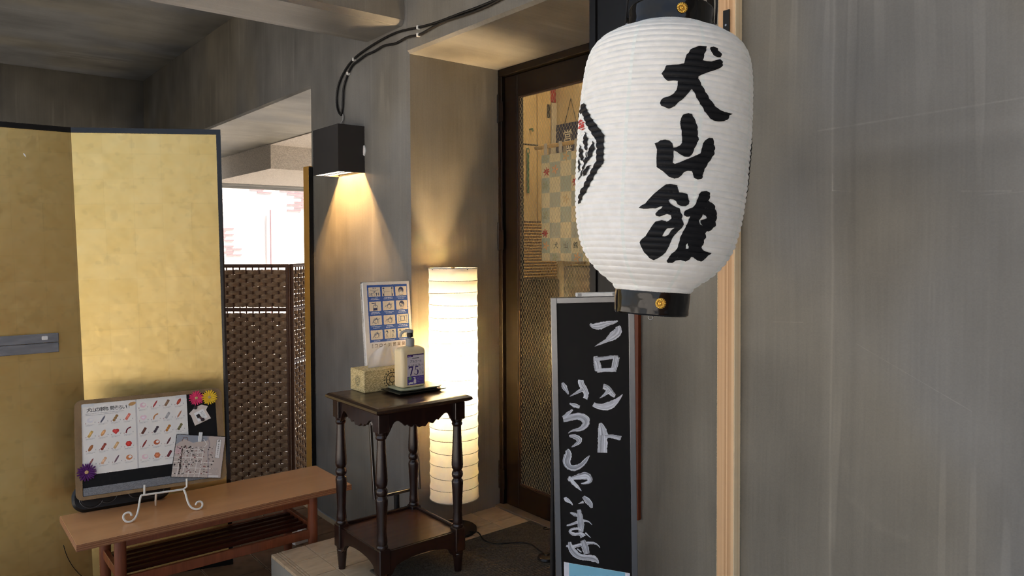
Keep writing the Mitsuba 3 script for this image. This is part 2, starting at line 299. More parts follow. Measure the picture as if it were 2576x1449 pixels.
GLYPHS = {"ろ":[[[10,23,56,65,23,64,22,74,73,74,76,68,50,47,70,45,83,35,86,17,75,1,58,-5,36,-6,32,-5,30,2,31,5,51,4,70,10,76,24,68,36,50,38,39,35,18,17]]],"ア":[[[11,64,12,74,90,73,94,69,83,51,66,35,58,43,78,63]],[[17,1,38,18,43,33,43,55,53,56,53,30,46,11,27,-5]]],"ル":[[[51,2,52,76,62,76,62,12,80,23,89,35,92,35,96,26,81,11,61,-2,56,-3]],[[6,1,19,17,24,29,25,75,36,76,35,34,31,18,17,-2,12,-3]]],"コ":[[[15,13,75,14,75,59,16,59,17,70,86,69,85,-3,76,-3,74,3,15,3]]],"ー":[[[9,44,91,44,91,33,9,33]]],"ハ":[[[57,66,58,69,67,71,83,36,93,3,82,1,72,35]],[[7,4,24,36,32,70,42,68,36,39,24,11,17,0]]],"ン":[[[13,5,40,14,58,24,77,42,86,58,89,58,93,47,84,34,65,16,42,3,22,-3]],[[16,66,24,74,48,55,49,51,41,45]]],"ド":[[[71,74,79,78,88,61,81,58]],[[29,77,41,76,40,50,82,34,80,25,76,24,40,39,40,-5,29,-5]],[[59,69,66,73,75,56,69,53]]],"ス":[[[9,3,45,28,66,60,18,61,19,72,76,72,81,68,63,33,91,4,89,0,82,-4,56,24,33,5,17,-4]]],"プ":[[[12,60,13,71,74,70,77,80,86,85,94,83,99,77,97,64,84,60,78,38,67,19,48,3,30,-5,21,4,44,13,58,25,67,39,73,60],[83,69,90,67,93,72,92,76,83,77]]],"レ":[[[21,2,21,75,33,75,33,10,62,22,85,43,92,36,73,17,49,4,29,-3]]],"ロ":[[[14,70,87,70,87,-2,77,-2,75,4,25,4,24,-2,14,-2],[24,15,77,14,77,60,24,60]]],"ナ":[[[9,45,9,55,47,55,47,79,58,79,58,55,93,55,93,45,58,45,56,27,50,13,31,-5,21,0,21,3,41,19,47,45]]],"新":[[[4,35,24,35,24,44,4,44,4,52,15,53,12,67,5,67,5,75,24,75,21,81,23,85,29,86,34,75,51,75,51,67,46,67,42,52,54,52,55,76,86,84,93,79,92,75,63,67,63,51,97,51,97,42,86,41,85,-9,76,-7,76,42,63,42,61,11,53,-8,45,-4,49,6,43,4,35,20,39,26,33,25,32,-4,17,-7,15,1,24,2,24,26,5,26],[42,25,51,11,54,44,33,44,33,35,52,34,51,26],[20,66,24,52,32,52,36,67]],[[3,6,12,24,20,23,11,2]]],"型":[[[4,-6,4,3,46,4,46,14,14,14,14,23,45,23,46,29,38,30,37,52,27,52,23,39,14,29,10,28,5,33,17,49,17,52,6,52,6,61,18,62,18,72,9,73,9,81,56,81,56,73,47,72,47,62,58,61,58,52,47,52,47,34,55,34,55,23,85,23,86,14,55,14,55,3,96,3,96,-6],[27,62,38,61,38,72,27,72]],[[67,36,81,38,81,84,90,85,90,34,86,30,70,29]],[[62,79,71,80,71,44,62,45]]],"対":[[[2,-2,25,25,8,47,16,51,30,36,35,57,34,59,4,59,3,67,25,68,18,81,25,85,34,74,34,68,49,68,50,61,75,61,76,85,85,85,85,61,97,61,97,52,85,51,84,-5,63,-9,60,-2,60,1,76,1,76,52,48,52,47,59,44,59,36,27,47,6,40,1,31,16,11,-7,8,-8]],[[50,38,55,44,59,42,68,19,60,17]]],"策":[[[2,61,19,86,27,84,26,76,52,74,59,86,66,84,64,76,95,76,95,68,76,68,79,59,75,57,94,56,93,47,57,47,56,43,87,42,88,17,73,11,98,1,93,-6,87,-5,57,12,56,-8,47,-10,44,12,25,-1,8,-6,4,2,29,11,45,25,45,33,23,33,23,13,13,13,13,41,44,42,45,46,7,47,8,58],[57,23,70,14,68,21,78,21,78,33,56,33],[58,68,56,56,70,56,65,68],[33,57,45,56,41,63,45,68,34,68,37,59],[11,57,27,56,28,58,24,67,20,68]]],"実":[[[4,-3,29,8,37,16,5,17,6,26,44,27,44,33,17,33,17,41,45,42,45,48,15,48,15,54,7,54,7,76,45,76,43,84,49,86,57,76,93,76,93,54,86,54,85,48,55,47,56,41,84,41,84,33,55,33,53,27,94,26,95,17,61,16,78,3,96,-1,91,-10,65,-1,50,15,38,3,19,-7,9,-9],[54,66,55,57,83,57,83,67],[17,67,16,57,45,57,46,67]]],"施":[[[2,-4,11,16,14,40,14,60,4,60,3,68,23,69,19,84,26,85,32,69,45,69,46,62,55,85,64,84,61,71,96,71,96,62,74,61,75,49,86,54,93,52,91,16,78,13,75,19,75,8,67,8,67,34,59,30,59,1,87,0,89,11,92,11,97,9,96,-3,92,-8,53,-7,50,1,50,26,45,24,42,30,39,-4,33,-9,20,-9,17,-1,28,-1,31,2,32,39,22,39,20,15,12,-7,8,-9],[75,21,84,21,84,42,75,38],[54,55,59,53,59,41,67,44,68,62,57,62],[24,60,23,48,42,48,42,33,50,36,50,48,46,46,40,51,45,60]]],"中":[[[9,17,9,67,45,67,45,85,55,85,55,67,91,67,91,18,82,18,80,24,55,24,55,-9,45,-9,44,24,19,24,17,17],[55,34,81,33,81,58,55,58],[18,34,45,33,45,58,18,58]]],"犬":[[[3,-2,29,16,42,44,41,46,5,46,4,55,44,56,45,85,55,85,54,56,96,55,95,46,58,45,71,18,98,-1,92,-9,83,-6,67,7,51,34,39,12,27,0,12,-9]],[[62,76,68,83,89,64,82,59]]],"山":[[[10,-1,10,64,20,63,21,8,45,8,45,84,55,84,55,8,81,8,81,64,90,64,90,-9,81,-9,80,-2]]],"館":[[[2,61,23,86,30,84,30,79,44,68,45,74,66,74,63,83,68,86,76,74,94,74,94,55,87,54,87,32,59,30,61,24,90,24,90,-9,83,-9,81,-5,60,-5,59,-9,51,-9,51,55,45,55,45,60,40,58,25,72,10,57,22,56,20,65,27,67,30,56,42,55,42,22,35,19,44,-2,36,-5,34,3,31,3,8,-8,5,1,9,5,9,55,5,55],[53,59,85,58,86,65,54,66],[59,5,82,4,82,16,59,16],[59,40,78,39,78,50,59,50],[18,29,33,28,33,35,18,35],[18,44,33,43,33,48,18,48],[18,7,29,10,27,17,30,20,18,20]]],"の":[[[8,23,8,38,16,56,27,66,41,72,59,73,74,68,85,58,91,45,92,30,88,16,79,5,63,-3,52,-4,48,5,71,12,78,20,82,34,78,51,67,61,56,62,48,25,36,6,30,3,19,5,12,12],[19,24,25,14,34,19,42,39,46,63,32,58,23,49,18,37]]],"串":[[[9,37,45,39,44,44,13,45,14,74,45,74,45,85,55,85,55,74,86,74,86,44,56,44,55,39,91,38,91,3,81,3,80,7,55,7,55,-9,45,-9,45,7,20,7,19,3,10,3],[56,29,55,16,81,16,81,29],[76,64,55,65,55,53,76,53],[23,54,45,53,45,65,23,65],[45,28,19,29,19,16,45,16]]],"物":[[[2,44,9,79,17,79,16,65,21,65,21,85,30,85,30,65,41,64,40,56,30,56,31,38,39,40,35,47,44,58,52,85,61,84,58,68,96,68,94,25,89,-2,82,-8,67,-8,65,-1,79,1,81,4,86,59,68,13,52,-7,43,-1,60,17,75,59,68,58,57,29,44,13,37,20,51,36,60,59,53,59,42,41,43,32,30,28,30,-9,21,-9,21,25,5,20,3,25,3,30,21,34,21,56,13,55,9,40]]],"、":[[[4,16,13,23,35,-1,26,-7]]],"勢":[[[4,34,23,35,23,42,8,42,4,54,15,61,4,62,4,68,23,69,23,73,9,73,8,79,23,80,24,86,32,86,32,80,48,79,47,73,32,73,33,69,51,69,52,73,63,73,63,85,72,85,72,73,88,73,89,37,92,36,92,46,99,42,97,29,92,25,84,28,80,42,74,37,68,43,54,28,55,23,88,23,86,2,78,-9,59,-9,57,-4,57,0,75,0,78,15,52,15,37,-2,9,-10,6,-1,27,3,40,14,10,15,10,22,43,23,45,29,4,27],[70,52,80,45,79,65,71,65],[42,61,50,56,53,60,61,57,62,64],[33,37,51,36,56,41,59,47,57,51,50,51,48,42,32,41],[23,56,32,55,32,49,44,49,32,58,33,62,23,62],[14,50,23,49,23,55,20,55]]],"ぞ":[[[77,66,85,69,92,55,85,53]],[[7,31,7,41,25,43,53,66,23,66,22,76,68,78,73,70,43,45,86,46,86,38,54,36,41,22,42,12,47,7,72,4,71,-6,47,-4,35,4,31,20,38,35]],[[67,63,74,65,81,51,74,49]]],"い":[[[78,41,66,66,72,68,78,65,89,40,93,16,83,13]],[[14,26,12,71,23,71,23,35,28,15,38,10,47,30,55,23,50,8,43,0,29,-1,20,8]]],"!":[[[9,2,12,13,22,12,24,4,21,-1,13,-2]],[[12,22,11,76,22,76,20,21]]],"営":[[[8,69,20,70,14,81,20,84,23,84,32,70,46,70,41,83,47,86,57,70,67,70,79,85,87,82,80,70,93,69,93,48,84,48,83,61,18,61,17,48,8,48]],[[16,23,85,24,86,-9,77,-9,76,-6,26,-6,24,-10,17,-10],[25,4,76,3,77,14,26,15]],[[23,55,78,55,78,29,23,29],[32,38,68,37,69,46,33,47]]],"業":[[[3,-2,4,1,35,14,5,15,6,23,45,24,44,29,15,29,15,37,44,37,45,41,10,42,10,50,31,51,27,59,6,59,6,67,21,67,14,82,22,84,32,67,36,67,37,86,45,85,46,67,55,67,56,86,64,85,65,67,71,68,78,84,88,82,81,67,95,67,95,60,74,59,70,51,91,50,91,42,55,41,56,37,86,37,86,29,56,29,55,24,95,23,95,15,65,14,78,6,97,1,92,-8,68,1,56,10,55,-9,45,-9,44,10,10,-8],[38,58,41,50,58,50,63,58]]]}

# ------------------------------------------------------------------ materials
def concrete(seed, dark=1.0, lines=(), tint=(1.0, 1.0, 1.0)):
    def f(p, n, uv):
        flatn = dr.abs(n.z) > 0.6
        h = dr.select(dr.abs(n.x) > 0.6, p.y, p.x)
        a = dr.select(flatn, p.y, h) + seed
        b = dr.select(flatn, p.x, p.z)
        wob = a + 0.03 * noise(a * 3.0, b * 2.0, seed)
        blotch = fbm(a * 1.7, b * 1.1, seed, octaves=3)
        patch = fbm(a * 5.0 + 9, b * 3.4, seed + 3, octaves=3)
        streak = fbm(wob * 26.0, b * 0.9, seed + 5, octaves=3)
        fine = noise(wob * 210.0, b * 7.0, 2)
        grit = noise(a * 420.0, b * 420.0, 4)
        v = 0.50 + 0.50 * blotch + 0.50 * (patch - 0.35) + 0.07 * (streak - 0.5) + 0.06 * (fine - 0.5) + 0.07 * (grit - 0.5)
        white = smoothstep(0.74, 0.82, noise(wob * 34.0, b * 1.7, seed + 8)) * smoothstep(0.55, 0.8, noise(a * 2.3, b * 3.0, seed + 11))
        v = v + 0.13 * white
        for c, w, g in lines:
            v = v + g * dr.exp(-dr.square((a - seed - c + 0.004 * noise(b * 9.0, 1.0)) / w))
        warm = fbm(a * 2.4 + 5, b * 1.5, 7, octaves=2)
        col = mix(lin(131, 130, 126), lin(136, 131, 119), smoothstep(0.35, 0.65, warm))
        return col * mi.Color3f(*tint) * (dark * dr.maximum(v, 0.25))
    return f


def conc_bump(p, n, uv):
    flatn = dr.abs(n.z) > 0.6
    h = dr.select(dr.abs(n.x) > 0.6, p.y, p.x)
    a = dr.select(flatn, p.y, h)
    b = dr.select(flatn, p.x, p.z)
    return 0.6 * fbm(a * 30.0, b * 3.0, 3, octaves=3) + 0.25 * noise(a * 160.0, b * 12.0) + 0.6 * fbm(a * 4.0, b * 3.0, 2, octaves=2)


mat('wall', proc(concrete(0.0, lines=((0.923, 0.006, 0.16), (0.955, 0.02, 0.05), (2.95, 0.015, 0.07), (3.21, 0.012, 0.08), (3.6, 0.01, 0.05), (5.23, 0.012, 0.09), (4.6, 0.02, 0.07)))),
    rough=0.5, spec=0.35, bump=proc(conc_bump), bscale=0.0016)
MARKS = [((0.955, 1.553), (0.42, 1.569), 0.0022, 0.20), ((0.853, 1.039), (0.606, 0.920), 0.0008, 0.26), ((1.07, 1.075), (0.99, 1.080), 0.0010, 0.2), ((0.915, 1.445), (0.915, 1.405), 0.0013, 0.3),
         ((0.915, 1.405), (0.870, 1.400), 0.0013, 0.3), ((0.63, 1.386), (0.54, 1.381), 0.0018, 0.22), ((0.60, 1.375), (0.50, 1.379), 0.0012, 0.16), ((0.80, 0.615), (0.86, 0.66), 0.012, 0.08), ((0.80, 0.615), (0.74, 0.61), 0.010, 0.08), ((0.86, 0.66), (0.875, 0.75), 0.012, 0.07)]


def near_wall(p, n, uv):
    base = concrete(0.0, dark=0.94, lines=((0.917, 0.0035, 0.16), (0.925, 0.012, 0.07), (0.865, 0.010, -0.07), (1.30, 0.02, 0.04)))(p, n, uv)
    rag = noise(p.y * 60.0, p.z * 60.0, 5)
    m = mi.Float(0)
    for (ya, za), (yb, zb), w, s_ in MARKS:
        vy, vz = yb - ya, zb - za
        t = dr.clip(((p.y - ya) * vy + (p.z - za) * vz) / (vy * vy + vz * vz), 0, 1)
        d_ = dr.sqrt(dr.square(p.y - ya - t * vy) + dr.square(p.z - za - t * vz) + 1e-12)
        m = m + s_ * dr.exp(-dr.square((d_ + 0.0015 * (rag - 0.3) * w / 0.002) / w)) * (0.4 + 0.9 * noise(p.y * 25.0, p.z * 25.0, 9))
    ridge = p.z - 1.552 + 0.02 * noise(p.y * 6.0, 2.0) - 0.03 * (0.9 - p.y)
    m = m + 0.10 * dr.exp(-dr.square((ridge + 0.035) / 0.022)) * smoothstep(0.95, 0.75, p.y) - 0.07 * dr.exp(-dr.square((ridge + 0.085) / 0.03)) * smoothstep(1.1, 0.9, p.y)
    return base * (1 + m)


mat('wall_near', proc(near_wall), rough=0.5, spec=0.35, bump=proc(conc_bump), bscale=0.0016)
mat('wall_back', proc(concrete(31.0, lines=((0.64, 0.012, -0.16), (1.0, 0.03, 0.05)), dark=1.0, tint=(0.94, 1.0, 1.09))), rough=0.55, spec=0.3, bump=proc(conc_bump), bscale=0.0016)
mat('ceiling', proc(concrete(57.0, dark=1.15, tint=(0.94, 1.0, 1.09))), rough=0.5, spec=0.3, bump=proc(conc_bump), bscale=0.0016)


def stucco(p, n, uv):
    v = fbm(p.x * 170, p.y * 170, p.z * 170, octaves=3)
    return mix(lin(172, 164, 154), lin(202, 194, 184), smoothstep(0.3, 0.7, v))


mat('stucco', proc(stucco), rough=0.9, spec=0.2, bump=proc(lambda p, n, uv: fbm(p.x * 50, p.y * 50, p.z * 50, octaves=2)), bscale=0.006)
mat('eave', proc(lambda p, n, uv: mix(lin(176, 166, 160), lin(192, 182, 176), fbm(p.x * 14, p.y * 3, 1, octaves=3))), rough=0.7)
mat('black', (12, 11, 11), rough=0.35, spec=0.3)
mat('black_matte', (22, 21, 21), rough=0.6, spec=0.35)
mat('black_lacquer', (6, 6, 7), rough=0.06, spec=0.4, clear=0.4, bump=proc(lambda p, n, uv: noise(p.x * 60, p.y * 60, p.z * 60)), bscale=0.0012)
mat('door_black', (7, 6, 5), rough=0.5, spec=0.18)
mat('navy', (26, 32, 76), rough=0.8)
mat('brown_board', (112, 52, 26), rough=0.5)
mat('silver', (128, 130, 133), rough=0.28, metallic=1.0)
mat('steel', (150, 150, 150), rough=0.3, metallic=1.0)
mat('white_plastic', (225, 225, 222), rough=0.4)
mat('grey_plastic', (150, 150, 148), rough=0.45)
mat('white_metal', (232, 228, 216), rough=0.35)
mat('ink', {'type': 'mesh_attribute', 'name': 'vertex_color'}, rough=0.6, spec=0.25)
mat('paint_white', {'type': 'mesh_attribute', 'name': 'vertex_color'}, rough=0.55, spec=0.3)
mat('paper', (238, 234, 226), rough=0.7, spec=0.25)
mat('reflector', (60, 58, 54), rough=0.6)


def wood(c0, c1, axis, scale=1.0, ring=60.0):
    def f(p, n, uv):
        l, a, b = {'x': (p.x, p.y, p.z), 'y': (p.y, p.x, p.z), 'z': (p.z, p.x, p.y)}[axis]
        w = fbm(l * 1.4 * scale, a * 9 * scale, b * 9 * scale, octaves=2)
        g = noise(l * 3.0 * scale, (a + 0.02 * w) * ring * scale, b * ring * scale)
        k = noise(l * 26 * scale, a * 420 * scale, b * 420 * scale)
        return mix(lin(*c0), lin(*c1), dr.clip(0.55 * g + 0.3 * w + 0.25 * k - 0.05, 0, 1))
    return f


mat('mahogany', proc(wood((18, 9, 7), (42, 19, 14), 'z')), rough=0.22, spec=0.5, clear=0.7)
mat('mahogany_top', proc(wood((28, 17, 12), (54, 35, 24), 'x')), rough=0.25, spec=0.5, clear=0.6)
mat('bench_top', proc(wood((188, 134, 92), (214, 162, 114), 'x', ring=26)), rough=0.28, spec=0.5, clear=0.4)
mat('bench_edge', proc(lambda p, n, uv: mix(lin(168, 118, 84), lin(112, 70, 44), smoothstep(0.3, 0.7, dr.abs(dr.sin(p.z * 420.0))) * 0.7)), rough=0.5)
mat('bench_leg', proc(wood((100, 52, 32), (136, 76, 48), 'z')), rough=0.35, spec=0.5, clear=0.2)
mat('bench_slat', proc(wood((44, 18, 11), (70, 30, 18), 'x')), rough=0.3, spec=0.5)


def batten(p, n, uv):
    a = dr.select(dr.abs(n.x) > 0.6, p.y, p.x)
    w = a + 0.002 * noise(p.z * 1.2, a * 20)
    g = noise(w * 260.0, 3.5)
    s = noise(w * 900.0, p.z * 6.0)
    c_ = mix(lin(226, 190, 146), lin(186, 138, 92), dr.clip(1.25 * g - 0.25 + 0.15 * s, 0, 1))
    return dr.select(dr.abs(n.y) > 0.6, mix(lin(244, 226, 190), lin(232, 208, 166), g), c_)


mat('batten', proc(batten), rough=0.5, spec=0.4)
mat('board_frame', proc(wood((112, 88, 58), (150, 122, 86), 'z', ring=40)), rough=0.6)
mat('chalk_panel', (16, 16, 17), rough=0.5, spec=0.2)
mat('felt', proc(lambda p, n, uv: mix(lin(96, 98, 101), lin(142, 144, 147), fbm(p.x * 300, p.y * 300, p.z * 300, octaves=2))), rough=0.9)


def goldleaf(p, n, uv):
    u, v = uv.x / 0.109, uv.y / 0.109
    iu, iv = dr.floor(u), dr.floor(v)
    du, dv = dr.abs(u - iu - 0.5), dr.abs(v - iv - 0.5)
    t = cell_rand(iu, iv, 3)
    seam = smoothstep(0.46, 0.5, dr.maximum(du, dv))
    c = mix(lin(218, 188, 118), lin(234, 208, 144), 0.3 * t + 0.6 * fbm(u * 2.5, v * 2.5, octaves=3) - 0.1)
    wear = smoothstep(0.62, 0.8, fbm(u * 3 + 3, v * 3, octaves=3))
    return c * (1 - 0.06 * seam * cell_rand(iv, iu, 5)) * (1 - 0.07 * wear)


mat('gold_leaf', proc(goldleaf), rough=proc(lambda p, n, uv: 0.30 + 0.1 * fbm(p.x * 40, p.y * 40, p.z * 40, octaves=2)), metallic=0.92,
    bump=proc(lambda p, n, uv: fbm(p.x * 28, p.y * 28, p.z * 28, octaves=3)), bscale=0.0009)
mat('gold_board', proc(lambda p, n, uv: mix(lin(176, 126, 50), lin(202, 154, 72), fbm(p.x * 30, p.y * 30, p.z * 4, octaves=2))), rough=0.4)
mat('gold_metal', (236, 190, 92), rough=0.22, metallic=1.0)


def wicker(c0, c1):
    return proc(lambda p, n, uv: mix(lin(*c0), lin(*c1), fbm(p.x * 60, p.y * 60, p.z * 240, octaves=3)))


mat('wicker', wicker((120, 96, 74), (174, 144, 114)), rough=0.75, spec=0.2)
mat('wicker_rail', wicker((62, 38, 25), (104, 70, 48)), rough=0.5, spec=0.4)


def tilefn(seed):
    return proc(lambda p, n, uv: mix(lin(182, 156, 124), lin(212, 188, 154), fbm(p.x * 20 + seed, p.y * 60, seed, octaves=3)))


for _k in range(3):
    mat(f'tile_{_k}', tilefn(3.3 * _k + 1), rough=0.45, spec=0.4)
mat('grout', (176, 158, 130), rough=0.9)
mat('riser', proc(concrete(80.0, dark=1.1)), rough=0.9)
for _k in range(2):
    mat(f'ground_tile_{_k}', proc(lambda p, n, uv, s=_k: mix(lin(92, 70, 52), lin(128, 100, 76), fbm(p.x * 22 + s * 5, p.y * 22, octaves=3))), rough=0.6)
mat('ground', proc(lambda p, n, uv: mix(lin(192, 191, 190), lin(208, 207, 206), fbm(p.x * 6, p.y * 6, octaves=3))), rough=0.9)
mat('floor_mat', proc(lambda p, n, uv: mix(lin(62, 56, 48), lin(104, 96, 84), fbm(p.x * 260, p.y * 260, octaves=2))), rough=0.95, spec=0.2)
scene['mat_glass'] = {'type': 'thindielectric', 'int_ior': 1.5}
scene['mat_shade'] = {'type': 'principledthin', 'base_color': rgb(lin(248, 238, 220)), 'diff_trans': 0.22, 'roughness': 0.8, 'spec_trans': 0.0, 'eta': 1.3}
scene['mat_lantern'] = {'type': 'principledthin', 'base_color': proc(lambda p, n, uv: mix(lin(236, 236, 230), lin(250, 250, 246), fbm(p.x * 90, p.y * 90, p.z * 60, octaves=3))), 'diff_trans': 0.15,
                        'roughness': 0.7, 'spec_trans': 0.0, 'eta': 1.3}
mat('tissue_box', proc(lambda p, n, uv: mix(lin(176, 156, 104), lin(214, 196, 148), smoothstep(0.3, 0.7, fbm(p.x * 260, p.y * 260, p.z * 260, octaves=2)))), rough=0.5)
mat('bottle', (240, 220, 176), rough=0.35, spec=0.45)
mat('tray_black', (20, 20, 20), rough=0.3)
mat('plate_green', (158, 164, 140), rough=0.35)
mat('rubber', (16, 15, 15), rough=0.45)
mat('brick_mauve', (190, 158, 166), rough=0.9)
mat('far_white', (232, 230, 228), rough=0.9)
mat('inner_wood', proc(wood((196, 166, 112), (214, 186, 132), 'z', ring=30)), rough=0.6)
mat('inner_wall', (206, 184, 138), rough=0.8)
mat('inner_dark', (34, 28, 20), rough=0.8)
mat('bamboo', (196, 156, 92), rough=0.45)
mat('cloth', {'type': 'mesh_attribute', 'name': 'vertex_color'}, rough=0.95, spec=0.1, sheen=0.3)
mat('paper_seam', (236, 240, 234), rough=0.7)
mat('ink_black', (16, 17, 20), rough=0.55, spec=0.3)
mat('red_ink', (186, 62, 56), rough=0.7)
mat('wire', (176, 160, 124), rough=0.5)
mat('brown_front', (158, 98, 40), rough=0.6)
mat('bead', (44, 30, 22), rough=0.5)
mat('lamp_box', (46, 44, 43), rough=0.45, spec=0.4)
mat('sill', (104, 96, 84), rough=0.6)
mat('hoop', (150, 140, 120), rough=0.7)
mat('tissue', (240, 236, 230), rough=0.8)
mat('card', (226, 214, 202), rough=0.7)
mat('magnet', (48, 32, 34), rough=0.4)
mat('black_gloss', (12, 12, 13), rough=0.15, spec=0.5)
mat('grey_strip', proc(lambda p, n, uv: mix(lin(104, 106, 110), lin(132, 133, 137), fbm(p.x * 25, p.z * 90, octaves=3))), rough=0.45)
mat('red', (150, 40, 42), rough=0.8)
mat('linen', (196, 184, 160), rough=0.9)
mat('green', (70, 104, 70), rough=0.5)

# ------------------------------------------------------------------ the building
def poly_y(pts, y0, y1):
    """A prism along y from a cross-section in (x, z)."""
    m = extrude(Polygon(pts), y1 - y0)
    v = m.vertices.copy()
    m.vertices = np.c_[v[:, 0], y0 + v[:, 2], v[:, 1]]
    m.fix_normals()
    return m


def poly_x(pts, x0, x1):
    m = extrude(Polygon(pts), x1 - x0)
    v = m.vertices.copy()
    m.vertices = np.c_[x0 + v[:, 2], v[:, 0], v[:, 1]]
    m.fix_normals()
    return m


YR = 2.877                       # left return of the door recess
YO = 3.895                       # right edge of the passage opening
SO = 2.133                       # soffit
c = 0.012
struct('wall_right', box(X1, 2.40, CEIL_Y0, 1.559, G, CE), 'mat_wall_near', 'grey trowelled plaster wall behind the lantern')
struct('wall_right', hull([(X1 + c, YR, G), (X1, YR + c, G), (X1, YO, G), (2.395, YO, G), (2.395, YR, G), (X1 + c, YR, CE), (X1, YR + c, CE), (X1, YO, CE), (2.395, YO, CE), (2.395, YR, CE)]), 'mat_wall', 'grey plaster pier with the wall lamp')
struct('wall_right', poly_y([(X1, SO + c), (X1 + c, SO), (2.5, SO), (2.5, CE), (X1, CE)], 1.7175, YR), 'mat_wall', 'plastered lintel over the door recess')
struct('wall_right', poly_y([(X1, SO + 0.02 + c), (X1 + c, SO + 0.02), (2.395, SO + 0.02), (2.395, CE), (X1, CE)], YO, 7.6), 'mat_wall', 'plastered lintel over the passage')
struct('wall_back', box(CX0 - 0.2, X1, 7.6, 7.8, G, CE), 'mat_wall_back', 'dark grey plaster wall behind the gold screen')
struct('wall_left', box(CX0 - 0.35, CX0 - 0.2, 4.3, 7.8, G, CE), 'mat_wall_back', 'unseen grey plaster wall added to darken the deep left end of the porch')  # unseen wall, added to keep the niche behind the screen dark
struct('wall_front', box(-2.4, X1, -6.0, -5.8, G, CE), 'mat_brown_front', 'unseen brown wall added behind the camera to darken and warm the gold screen reflection')  # out of view; added for the brown tone it reflects in the gold screen
struct('ceiling', box(CX0, 2.395, CEIL_Y0, 7.8, CE + 0.001, CE + 0.15), 'mat_ceiling', 'dark grey plastered concrete ceiling')
b = 0.022
struct('trim_1', poly_x([(2.90 + b, 2.262), (3.25 - 0.004, 2.262), (3.25, 2.266), (3.25, CE), (2.90, CE), (2.90, 2.262 + b)], CX0, X1 - 0.001), 'mat_wall', 'plastered concrete beam under the ceiling')

# ground, raised porch floor and its tiles
struct('ground', box(-40, 40, -40, 40, G - 0.3, G - 0.012), 'mat_ground', 'paved ground outside the porch')
gt = numbered('floor_1')
scene[gt] = mikit.ply(box(0.05, 1.735, 2.2, 4.2, G - 0.011, G - 0.006), 'mat_grout')
tag(gt, 'lower brown tiled floor under the bench', kind='structure')
for i in range(7):
    for j in range(8):
        x, y = 0.06 + 0.235 * i, 2.45 + 0.21 * j
        if x > 1.13 and y < 2.85:
            continue
        put(gt, 'tile', box(x, min(x + 0.228, 1.73), max(y, 3.016) if x + 0.22 > 1.15 else y, y + 0.203, G - 0.008, G, 0.002), f'mat_ground_tile_{(i * 3 + j * 5) % 2}')
fl = numbered('floor')
scene[fl] = mikit.ply([box(1.152, 2.40, 1.0, 3.013, G - 0.006, -0.004)][0], 'mat_grout')
tag(fl, 'raised beige tiled porch floor in front of the door', kind='structure')
put(fl, 'riser', box(1.150, 1.1525, 1.0, 3.0135, G - 0.005, -0.012), 'mat_riser', label='bare grey concrete step face')
gx = [1.150, 1.2985] + [1.2985 + 0.1555 * k for k in range(1, 8)]
gy = [3.015, 2.875] + [2.875 - 0.165 * k for k in range(1, 9)]
g = 0.0022
for i in range(len(gx) - 1):
    for j in range(len(gy) - 1):
        x0, x1, y1, y0 = gx[i], min(gx[i + 1], XD - 0.03), gy[j], gy[j + 1]
        if x1 - x0 < 0.02 or (x0 > 1.70 and y1 > 2.90) or (i > 2 and j > 4):
            continue
        if i == 0:        # nosing tile with three raised ribs
            for a0, a1 in ((0.0, 0.018), (0.021, 0.029), (0.032, 0.040)):
                put(fl, 'nosing_rib', box(x0 + a0, x0 + a1, y0 + g, y1 - g, -0.013, 0.0, 0.0012), f'mat_tile_{(i + j) % 3}')
            x0 += 0.041
        put(fl, 'tile', box(x0 + g, x1 - g, y0 + g, y1 - (g if j else 0), -0.006, 0.0, 0.0012), f'mat_tile_{(i * 2 + j) % 3}')

# floor mat: real ribs along x
ys = np.arange(1.25, 2.603, 0.0115)
prof = []
for y in ys:
    prof += [(y, 0.004), (y + 0.002, 0.0085), (y + 0.006, 0.0085), (y + 0.008, 0.004)]
mm = poly_x([(ys[0], 0.0005)] + prof + [(ys[-1] + 0.0115, 0.004), (ys[-1] + 0.0115, 0.0005)], 1.388, XD - 0.035)
solo('floor_mat', mm, 'mat_floor_mat', 'dark brown ribbed entrance mat on the tiles before the door', 'mat')

# ------------------------------------------------------------------ the door
d = numbered('door_1')
tag(d, 'black framed entrance door glazed with wired glass', kind='structure')
xd = XD
put(d, 'head', box(xd - 0.03, xd + 0.06, 1.715, 2.876, 2.098, 2.132, 0.003), 'mat_door_black')
put(d, 'jamb', box(xd - 0.03, xd + 0.06, 2.846, 2.876, 0, 2.098, 0.003), 'mat_door_black')
put(d, 'jamb', box(xd - 0.03, xd + 0.06, 1.72, 1.76, 0, 2.098, 0.003), 'mat_door_black')
put(d, 'stile', box(xd - 0.012, xd + 0.03, 2.748, 2.843, 0.012, 2.094, 0.004), 'mat_door_black')
put(d, 'stile', box(xd - 0.012, xd + 0.03, 1.763, 1.86, 0.012, 2.094, 0.004), 'mat_door_black')
put(d, 'rail', box(xd - 0.011, xd + 0.03, 1.86, 2.748, 1.988, 2.094, 0.003), 'mat_door_black')
put(d, 'rail', box(xd - 0.011, xd + 0.03, 1.86, 2.748, 0.012, 0.128, 0.003), 'mat_door_black')
put(d, 'bead', [box(xd - 0.006, xd + 0.006, 2.742, 2.748, 0.128, 1.988), box(xd - 0.006, xd + 0.006, 1.86, 2.742, 0.128, 0.134), box(xd - 0.006, xd + 0.006, 1.86, 2.742, 1.982, 1.988)], 'mat_bead', label='thin bead round the glass')
put(d, 'pane', box(xd + 0.0005, xd + 0.001, 1.86, 2.742, 0.134, 1.982), 'mat_glass', label='wired glass pane')
wires = []
W0, W1, Z0, Z1 = 1.86, 2.742, 0.134, 1.982
